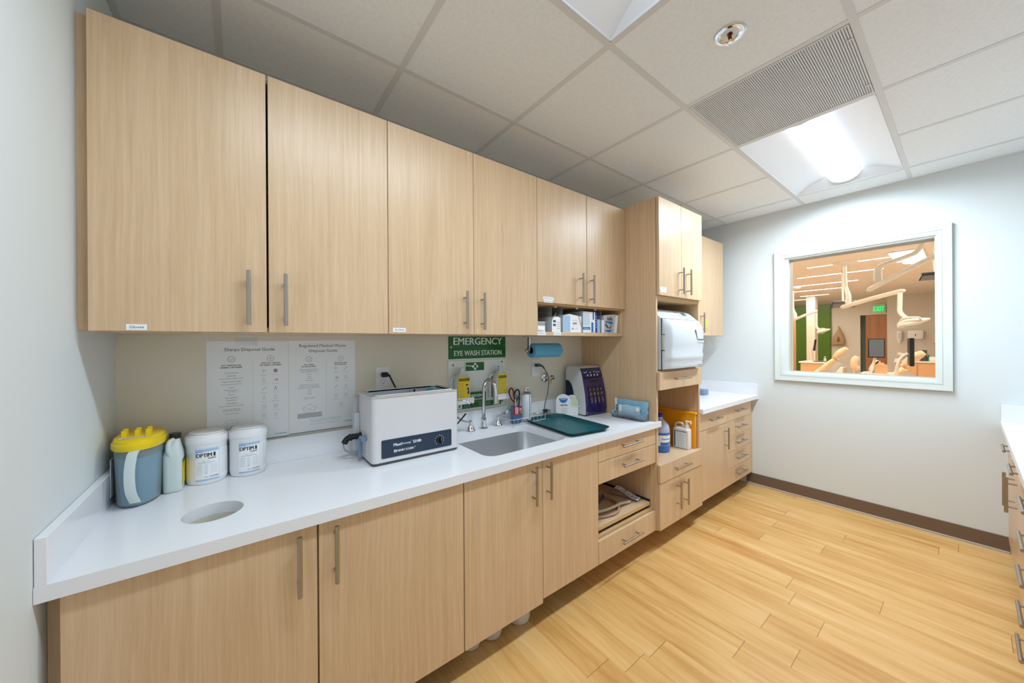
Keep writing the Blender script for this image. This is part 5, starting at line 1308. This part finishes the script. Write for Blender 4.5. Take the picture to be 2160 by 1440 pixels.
for x0, x1, px_ in ((3.0, 3.56, 3.14), (3.56, 4.118, 3.68)):
    d = rfront(t, 'drawer', x0, x1, .685, ZRB - .003); pull(d, px_ + .02 if x0 < 3.5 else px_, .765, RY, False, .2, 1)
d = rfront(t, 'door', 3.0, 3.52, .12, .683); pull(d, 3.44, .572, RY, True, .178, 1, dia=.0066)
d = rfront(t, 'door', 3.52, 4.118, .12, .683); pull(d, 3.60, .560, RY, True, .178, 1, dia=.0066)
t = thing('drawer_cabinet', 'five-drawer oak base cabinet at the right edge of the photo', 'base cabinet', (2.65, -2.3, 0), 0, 'base cabinets along the right wall')
b = B('wood').box(2.302, 2.32, RW + .003, RY - TH - .002, .02, ZRB).box(2.98, 2.998, RW + .003, RY - TH - .002, .02, ZRB).box(2.32, 2.98, RW + .003, RY - .1, .0, .12, m='base')
obj('carcass', b, t, world=True)
zz = [ZRB - .003, .69, .548, .406, .263, .12]; hz = [.764, .62, .475, .328, .178]
for i in range(5):
    d = rfront(t, 'drawer', 2.302, 2.998, zz[i + 1], zz[i]); pull(d, [2.59, 2.63, 2.67, 2.68, 2.72][i] , hz[i], RY, False, .2, 1)

# ================================================================== THE TREATMENT ROOM BEYOND THE WINDOW
HX1, HY0, HY1, HH = 15.0, -3.4, 5.0, 2.6
FX = L + .12
struct('floor_treatment_room', B('ffloor').box(FX, HX1 + .6, HY0 - .1, HY1 + .1, -.05, 0))
struct('ceiling_treatment_room', B('fceil').box(FX, HX1 + .6, HY0 - .1, HY1 + .1, HH, HH + .05))
struct('wall_treatment_near', B('fwall').box(L + .0, FX, RW - 1.0, RW - .1, 0, HH).box(L, FX, .1, HY1, 0, HH))
struct('wall_treatment_left', B('fwall').box(FX, HX1 + .6, HY1, HY1 + .1, 0, HH))
struct('wall_treatment_right', B('fwall').box(FX, HX1 + .6, HY0 - .1, HY0, 0, HH))
DY0, DY1, DZ = -.475, .10, 2.10
struct('wall_treatment_end', B('fwall').plate([(-.62, 0), (HY1, 0), (HY1, HH), (-.62, HH)], [[(DY0, .005), (DY1, .005), (DY1, DZ), (DY0, DZ)]], HX1, HX1 + .1, 'yz'))
struct('wall_treatment_block', B('fwall').box(14.6, HX1 + .1, HY0, -.485, 0, HH))
struct('wall_corridor', B('bluew').box(HX1 + .45, HX1 + .55, -1.2, 1.2, 0, HH))
t = struct('door_1', B('fwall').plate([(DY0 - .0, 0), (DY1 + .06, 0), (DY1 + .06, DZ + .06), (DY0, DZ + .06)], [[(DY0 + .001, .004), (DY1, .004), (DY1, DZ), (DY0 + .001, DZ)]], HX1 - .02, HX1, 'yz'))
dl = B('doorw').box(HX1 - .01, HX1 + .03, DY0 + .002, -.015, .01, DZ - .01)
dlf = struct('door_leaf', dl, t)
struct('door_lever', B('steel').cyl((HX1 - .01, -.06, 1.0), (HX1 - .05, -.06, 1.0), .01).cyl((HX1 - .05, -.06, 1.0), (HX1 - .05, -.17, 1.0), .009), t)
# green glass panels, column, tall maple panel
struct('trim_2', B('fgreen').box(14.93, 14.96, 1.22, 1.73, .1, 2.5).box(14.93, 14.96, .77, 1.2, .1, 2.5).box(14.95, 14.99, .75, 3.5, .0, 2.5, m='fgreen'))
struct('trim_3', B(mat('column_paint', (236, 228, 214), .7)).box(13.0, 13.3, .735, .925, 0, HH))
t = thing('storage_cabinet', 'tall maple storage cabinet at the left edge of the window view', 'cabinet', (12.2, 1.35, 0))
obj('carcass', B('tanwood').box(12.0, 12.5, 1.04, 1.7, 0, 2.16, .004), t, world=True)
obj('door', B('tanwood').box(11.98, 12.0, 1.045, 1.69, .9, 2.15, .002), t, world=True)
obj('drawer', B('tanwood').box(11.98, 12.0, 1.045, 1.69, .05, .89, .002), t, world=True)
# ceiling strips
for i, (x, ya, yb_) in enumerate(((6.9, -3.0, -1.55), (7.98, -1.16, -.20), (9.08, -.98, .20), (10.36, -.49, .75), (11.46, -.07, 1.2), (12.77, .41, 1.0), (13.77, .83, 2.0), (7.0, .4, 1.6), (9.08, 1.4, 2.6), (5.7, -2.2, -.8), (5.7, .4, 1.8))):  # last two strips are unseen, added to brighten the near arm
    lbl = ['short ceiling light strip at the top right of the window view', 'front ceiling light strip behind the arm canopy', 'second ceiling light strip from the front', 'third ceiling light strip from the front', 'fourth ceiling light strip from the front', 'fifth ceiling light strip from the front', 'rearmost ceiling light strip above the green wall', 'ceiling light strip of the treatment room left of the window view', 'second ceiling light strip left of the window view', 'unseen ceiling light strip nearest the window, added to brighten the near arm', 'unseen ceiling light strip added nearest the window, left of the view'][i]
    t = thing('ceiling_light_strip', lbl, 'ceiling light', (x, (ya + yb_) / 2, HH), 0, 'slim ceiling light strips in the treatment room')
    h = (yb_ - ya) / 2
    obj('lens', B('strip').box(-.028, .028, -h, h, -.006, -.001), t)
    obj('frame', B('armw').plate([(-.036, -h - .008), (.036, -h - .008), (.036, h + .008), (-.036, h + .008)], [[(-.029, -h - .001), (.029, -h - .001), (.029, h + .001), (-.029, h + .001)]], -.008, -.0005, 'xy'), t)
t = thing('ceiling_light', 'square ceiling light with a bowed lens seen through the window above the arms', 'ceiling light', (8.1, -1.33, HH))
obj('frame', B('armw').box(-.5, .5, -.17, .17, -.01, -.001), t)
obj('lens', B(mat('panel_lens', (255, 255, 255), .5, emit=2.2, ecol=(225, 232, 255))).prism([(-.1, -.01), (-.08, -.05), (0, -.065), (.08, -.05), (.1, -.01)], -.45, .45, 'yz').box(-.49, .49, -.16, .16, -.014, -.011, m=mat('panel_glow', (240, 240, 255), .5, emit=.7, ecol=(225, 230, 255))), t)

def dental_light(loc, k, canopy, pole, elbow, bar0, bar1, drop, head, label, hs=1.):
    """ceiling-mounted dental lamp: world-space joints"""
    t = thing('dental_light', label, 'dental light', loc)
    if canopy: obj('canopy', B('armw').lathe([(.16 * k, 0), (.15 * k, -.02 * k), (.1 * k, -.05 * k), (.04 * k, -.065 * k)], loc, 28), t, world=True)
    obj('pole', B('armw').tube(pole, .022 * k, 14, smooth=4), t, world=True)
    obj('elbow', B('armw').tube(elbow, lambda a: (.024 + .014 * a) * k, 14, smooth=4), t, world=True)
    a, c = Vector(bar0), Vector(bar1)
    b = B('armw').tube([a, a * .97 + c * .03, a * .5 + c * .5 + Vector((0, 0, .01)), a * .03 + c * .97, c], lambda q: k * (.036 - .010 * q) * (1 if .01 < q < .99 else .6), 14, flat=.8)
    obj('spring_arm', b, t, world=True)
    if drop: obj('drop_arm', B('armw').tube(drop, .022 * k, 14, smooth=4), t, world=True)
    if head:
        h = Vector(head); b = B('armw')
        R = []
        for u, ry, rz in ((-.13, .012, .02), (-.11, .07, .045), (-.04, .085, .05), (.03, .075, .04), (.10, .04, .02), (.125, .012, .008)):
            R.append([h + Vector((math.cos(2 * PI * j / 18) * ry * hs, -u * hs, (u * .25 + math.sin(2 * PI * j / 18) * rz) * hs)) for j in range(18)])
        b.rings(R); obj('lamp_head', b, t, world=True, angle=60)
        b = B('lgrey').lathe([(.055, -.05), (.05, -.056), (0, -.05)], h + Vector((0, .04 * hs, -.004)), 20); obj('reflector', b, t, world=True)
        obj('grip', B('armw').tube([h + Vector((-.05, .1, .02)) * hs, h + Vector((-.1, .06, .05)) * hs, h + Vector((-.1, -.04, .05)) * hs, h + Vector((-.06, -.06, .02)) * hs], .01 * hs, 10, smooth=4), t, world=True)
    return t
dental_light((7.9, -.68, HH), 1., True, [(7.9, -.68, HH - .05), (7.9, -.682, 2.35), (7.9, -.69, 2.2)], [(7.9, -.69, 2.2), (7.88, -.71, 2.12), (7.86, -.725, 2.05), (7.86, -.722, 1.94)], (7.9, -.64, 1.885), (6.6, -1.40, 1.955), [(6.62, -1.365, 1.93), (6.62, -1.362, 1.80), (6.62, -1.362, 1.71), (6.6, -1.385, 1.66), (6.6, -1.42, 1.62)], (6.55, -1.475, 1.57), 'ceiling-mounted dental light with its head hanging at the right of the window view', 1.)
dental_light((10.5, .62, 2.6), 1.1, True, [(10.5, .62, 2.53), (10.5, .62, 2.3), (10.5, .615, 2.1)], [(10.5, .615, 2.1), (10.5, .6, 2.02), (10.48, .575, 1.97), (10.48, .575, 1.87)], (10.5, .63, 1.83), (10.3, .14, 2.01), [(10.35, .175, 1.97), (10.35, .175, 1.78), (10.35, .175, 1.70), (10.35, .15, 1.63), (10.35, .12, 1.6)], (10.35, .05, 1.575), 'farther ceiling-mounted dental light in front of the green panels', .9)
dental_light((5.2, -1.62, 2.6), .85, False, [(5.2, -1.64, 2.59), (5.2, -1.615, 2.28), (5.2, -1.585, 2.17), (5.2, -1.52, 2.13), (5.2, -1.38, 2.085)], [(5.2, -1.38, 2.085), (5.2, -1.345, 2.06), (5.2, -1.335, 2.02), (5.2, -1.335, 1.93)], (5.25, -1.26, 1.855), (4.9, -1.78, 2.10), None, None, 'nearest white dental light arm crossing the top right of the window view')

def monitor(c, yawd, w, h, tilt, label, pole=None, rim='black', scr='screen', group=None):
    t = thing('monitor', label, 'monitor', c, math.radians(yawd), group)
    b = B(rim).box(-w / 2, w / 2, -.018, .018, -h / 2, h / 2, .006); b.v = [Matrix.Rotation(tilt, 4, 'X') @ v for v in b.v]; obj('housing', b, t)
    b = B(scr).box(-w / 2 + .012, w / 2 - .012, -.0195, -.017, -h / 2 + .014, h / 2 - .012); b.v = [Matrix.Rotation(tilt, 4, 'X') @ v for v in b.v]; obj('screen', b, t)
    if pole:
        q = B('armw').tube([(0, .02, -.02)] + pole, .016, 10, smooth=4); obj('arm', q, t)
    return t
monitor((7.5, -1.065, 1.25), -90 + 10, .17, .27, 0, 'grey-screened monitor in front of the wooden door', [(.0, .05, -.05), (-.02, .06, -.2), (-.06, .05, -.4), (-.08, .05, -.8), (-.08, .05, -1.25)])
monitor((6.5, -1.455, 1.225), 7, .34, .32, 0, 'black monitor seen nearly edge-on at the right of the window view', [(.0, .06, -.05), (.02, .1, -.15), (.05, .12, -.35), (.06, .12, -.5)])
monitor((10.8, .29, 1.26), 12, .25, .26, .1, 'small dark monitor on the far workstation by the column', [(.0, .04, -.1), (.1, .04, -.2), (.2, .03, -.39)])
monitor((6.6, -1.65, 2.09), -75, .26, .14, 1.2, 'ceiling-hung black monitor cut by the right window jamb', [(.0, .06, .1), (0, .08, .3), (0, .08, .5)])
monitor((8.6, -.55, 1.985), -75, .3, .2, 1.2, 'dark ceiling-hung monitor behind the nearer lamp pole', [(.0, .06, .1), (0, .08, .3), (0, .08, .6)])

def chair(c, rz, label, s=1.):
    """reclined dental chair; local +x is the foot end"""
    t = thing('dental_chair', label, 'dental chair', c, rz, 'tan dental chairs in the treatment room')
    def pad(name, pts, w, th, m_='tan'):
        b = B(m_); R = []
        P = smooth_path([(p[0], 0, p[1]) for p in pts], 4); n = len(P)
        for i, p in enumerate(P):
            k = i / (n - 1); tn = (P[min(i + 1, n - 1)] - P[max(0, i - 1)]).normalized(); up = Vector((-tn.z, 0, tn.x)); ww = w * (.55 + .45 * math.sin(PI * min(1, max(0, .12 + .76 * k)))); tt = th * (.5 + .5 * math.sin(PI * (.1 + .8 * k)))
            R.append([p + Vector((0, 1, 0)) * ww * math.copysign(abs(math.cos(a)) ** .6, math.cos(a)) + up * tt * math.sin(a) for a in [2 * PI * j / 16 for j in range(16)]])
        b.rings(R); return obj(name, b, t, angle=70)
    pad('seat', [(1.05, .50), (.7, .56), (.35, .55), (0, .50), (-.12, .54)], .27, .06)
    pad('backrest', [(-.06, .53), (-.3, .74), (-.55, 1.02)], .25, .055)
    pad('headrest', [(-.53, 1.04), (-.62, 1.15), (-.70, 1.22)], .12, .05)
    obj('back_shell', B('lgrey').tube([(-.12, 0, .47), (-.36, 0, .70), (-.58, 0, .97)], lambda k: .14 - .05 * k, 12, smooth=4, flat=.3), t)
    obj('armrest', B('tan').tube([(.0, -.3, .68), (-.2, -.3, .70)], .03, 10), t)
    obj('base', B('armw').box(-.25, .45, -.22, .22, 0, .08, .02).cyl((.05, 0, .08), (.05, 0, .46), .11, .14, 20), t)
    return t
chair((9.0, .17, 0), math.radians(88), 'tan dental chair in front of the green panels')
chair((6.95, -.83, -.01), math.radians(91), 'tan dental chair behind the black monitor seen edge-on')
t = thing('operator_stool', 'stool with a curved tan back left of the grey-screened monitor', 'stool', (8.2, -.76, 0))
obj('base', B('armw').lathe([(.24, .0), (.25, .02), (.05, .06), (.03, .07), (.03, .55)], n=24), t)
obj('seat', B('tan').lathe([(.1, .54), (.17, .56), (.18, .6), (.15, .63), (0, .635)], n=24), t)
obj('backrest', B('tan').tube([(-.14, -.03, .92), (-.17, 0, .96), (-.17, .0, 1.04), (-.14, -.03, 1.09)], .045, 12, smooth=4).tube([(-.1, 0, .6), (-.17, 0, .7), (-.16, 0, .92)], .012, 8, smooth=4), t)

# workstation units
t = thing('dental_workstation', 'maple workstation with a pale top under the small dark monitor', 'workstation', (11.2, .25, 0))
obj('carcass', B('tanwood').box(11.0, 11.5, .10, .60, 0, .835, .004).box(11.1, 11.5, -.14, .09, 0, .75, .004, m='armw'), t, world=True)
obj('worktop', B('white').box(10.97, 11.52, -.0, .63, .835, .865, .004), t, world=True)
obj('drawer', B('armw').box(11.085, 11.1, -.13, .08, .45, .73, .002), t, world=True)
solo('keyboard', B('black').box(10.98, 11.12, .12, .36, .866, .88, .004), 'black keyboard on the pale workstation top', 'keyboard', loc=(11.05, .2, .866))
solo('soap_bottle', B('white').cyl((11.1, .17, .866), (11.1, .17, .95), .025, n=16).cyl((11.1, .17, .95), (11.1, .17, .985), .008, n=10).box(11.07, 11.11, .155, .185, .985, .995), 'white pump bottle beside the far keyboard', 'bottle', loc=(11.1, .17, .866))
t = thing('treatment_counter', 'long maple counter with a pale top at the right of the window view', 'counter', (12.3, -1.6, 0))
obj('carcass', B('tanwood').box(12.0, 12.9, -3.2, -.86, 0, .87, .004), t, world=True)
obj('worktop', B('white').box(11.96, 12.94, -3.22, -.84, .87, .9, .004), t, world=True)
for i in range(2): obj('drawer', B('tanwood').box(11.985, 12.0, -1.5 + i * .32, -1.2 + i * .32, .55, .85, .003), t, world=True)
random.seed(3)
for i, (y, h, w_, m_, nm_, lb) in enumerate(((-1.14, .16, .05, 'blue', 'bottle', 'blue bottle on the far counter'), (-1.20, .2, .06, 'pink', 'bottle', 'pink bottle on the far counter beside the blue one'), (-1.27, .24, .09, 'dgrey', 'supply_box', 'dark grey box on the far counter'), (-1.34, .14, .07, 'labelgreen', 'bottle', 'green bottle on the far counter'), (-1.41, .1, .12, 'label', 'supply_box', 'white box at the right end of the far counter'), (-1.02, .05, .12, 'pink', 'supply_box', 'low pink box on the far counter'))):
    if nm_ == 'bottle': b = B(m_).lathe([(w_ * .45, 0), (w_ * .5, .005), (w_ * .5, h * .6), (w_ * .2, h * .75), (w_ * .2, h)], (12.15, y, .901), 16)
    else: b = B(m_).box(12.08, 12.2, y - w_ / 2, y + w_ / 2, .901, .901 + h, .004)
    solo(nm_, b, lb, 'bottle' if nm_ == 'bottle' else 'box', 'clutter on the far counter', loc=(12.15, y, .901))
t = thing('microscope_unit', 'white instrument with violet knobs on the far counter left of the edge-on monitor', 'instrument', (12.1, -.95, .901))
obj('body', B('armw').box(-.08, .08, -.1, .1, 0, .05, .01).tube([(0, 0, .04), (0, -.04, .12), (0, .06, .16)], .035, 12, smooth=4), t)
obj('knob', B('purp').sphere((-.08, .0, .06), .035, 12), t)
# wall-mounted things
t = thing('soap_dispenser', 'white wall soap dispenser left of the paper towel cabinet', 'soap dispenser', (14.55, -.72, 1.28))
obj('body', B('white').box(-.05, .05, -.045, .045, .08, .33, .015, seg=2), t); obj('spout', B('white').cyl((-.02, 0, .08), (-.02, 0, .0), .03, .02, 14), t); obj('sight_window', B('lgrey').box(-.052, -.05, -.015, .015, .12, .26), t)
t = thing('towel_cabinet', 'white wall paper towel cabinet right of the soap dispenser', 'paper towel dispenser', (14.55, -1.01, 1.38))
obj('body', B('white').box(-.05, .05, -.14, .14, 0, .235, .02, seg=2), t); obj('lock_slot', B('dgrey').box(-.052, -.05, -.008, .008, .08, .14), t)
t = thing('exit_sign', 'green lit EXIT sign above the wooden door', 'exit sign', (14.93, -.295, 2.15))
obj('housing', B('armw').box(-.0, .06, -.135, .135, .0, .25, .006), t)
obj('face', B('exitface').box(-.004, .0, -.125, .125, .012, .222, .001), t)
b = B('exitlit'); b.T = None
textfit(b, 'EXIT', 0.0, .117, .215, .135, -.006, 'exitlit', .006, plane='x'); obj('lettering', b, t)
t = thing('tote_bag', 'tan printed cloth bag hanging on a hook beside the green panel', 'bag', (14.93, .57, 1.22))
b = B(mat('bag_cloth', (176, 150, 116), .9, noise=.2, nscale=9)); R = []
for z, w_, d_ in ((0.0, .13, .04), (.02, .155, .055), (.12, .16, .06), (.25, .12, .05), (.38, .065, .035), (.5, .025, .018), (.56, .008, .008)):
    R.append([(d_ * math.sin(a) - .01, w_ * math.cos(a) * (1 + .04 * math.sin(5 * a)) - .03 * (z / .56 - .5), z + .01 * math.sin(3 * a)) for a in [2 * PI * j / 24 for j in range(24)]])
b.rings(R); obj('sack', b, t, angle=60)
b = B(mat('bag_print', (110, 92, 72), .9)); b.box(-.072, -.066, -.04, .03, .1, .2, .002).box(-.066, -.06, -.03, .02, .21, .25, .002); obj('print', b, t)
obj('hook', B('steel').cyl((.0, .015, .57), (.06, .015, .57), .006), t)
solo('treatment_window', B('frame').plate([(-1.9, 1.28), (-1.33, 1.28), (-1.33, 2.15), (-1.9, 2.15)], [[(-1.87, 1.31), (-1.355, 1.31), (-1.355, 2.12), (-1.87, 2.12)]], 14.55, 14.6, 'yz').box(14.58, 14.595, -1.87, -1.355, 1.31, 2.12, m='black').box(14.5, 14.6, -1.92, -1.31, 1.25, 1.28, m='pink'), 'dark glazed opening with pale frame at the far right of the window view', 'window', loc=(14.58, -1.6, 1.3))
t = thing('delivery_unit', 'white instrument delivery unit with a maple folder at the bottom of the window view', 'delivery unit', (7.85, -1.02, -.02))
obj('column', B('armw').tube([(.1, .1, .0), (.1, .1, .5), (.08, .05, .78), (.0, .04, .95), (.02, -.02, 1.08)], .035, 12, smooth=5), t)
obj('tray', B('armw').prism(rrect(.45, .5, .08, 5, 0, -.1), .86, .9, 'xy'), t)
obj('folder', B('tanwood').add([(-.1, -.02, .9), (-.1, -.13, .9), (.02, -.08, 1.05), (.02, .03, 1.05)], [(0, 1, 2, 3)]).box(-.12, -.1, -.13, -.0, .9, 1.03, .003), t)
obj('hose', B('rubber').tube([(-.05, .06, .92), (-.04, .02, 1.0), (-.02, -.03, 1.07)], .01, 8, smooth=4), t)
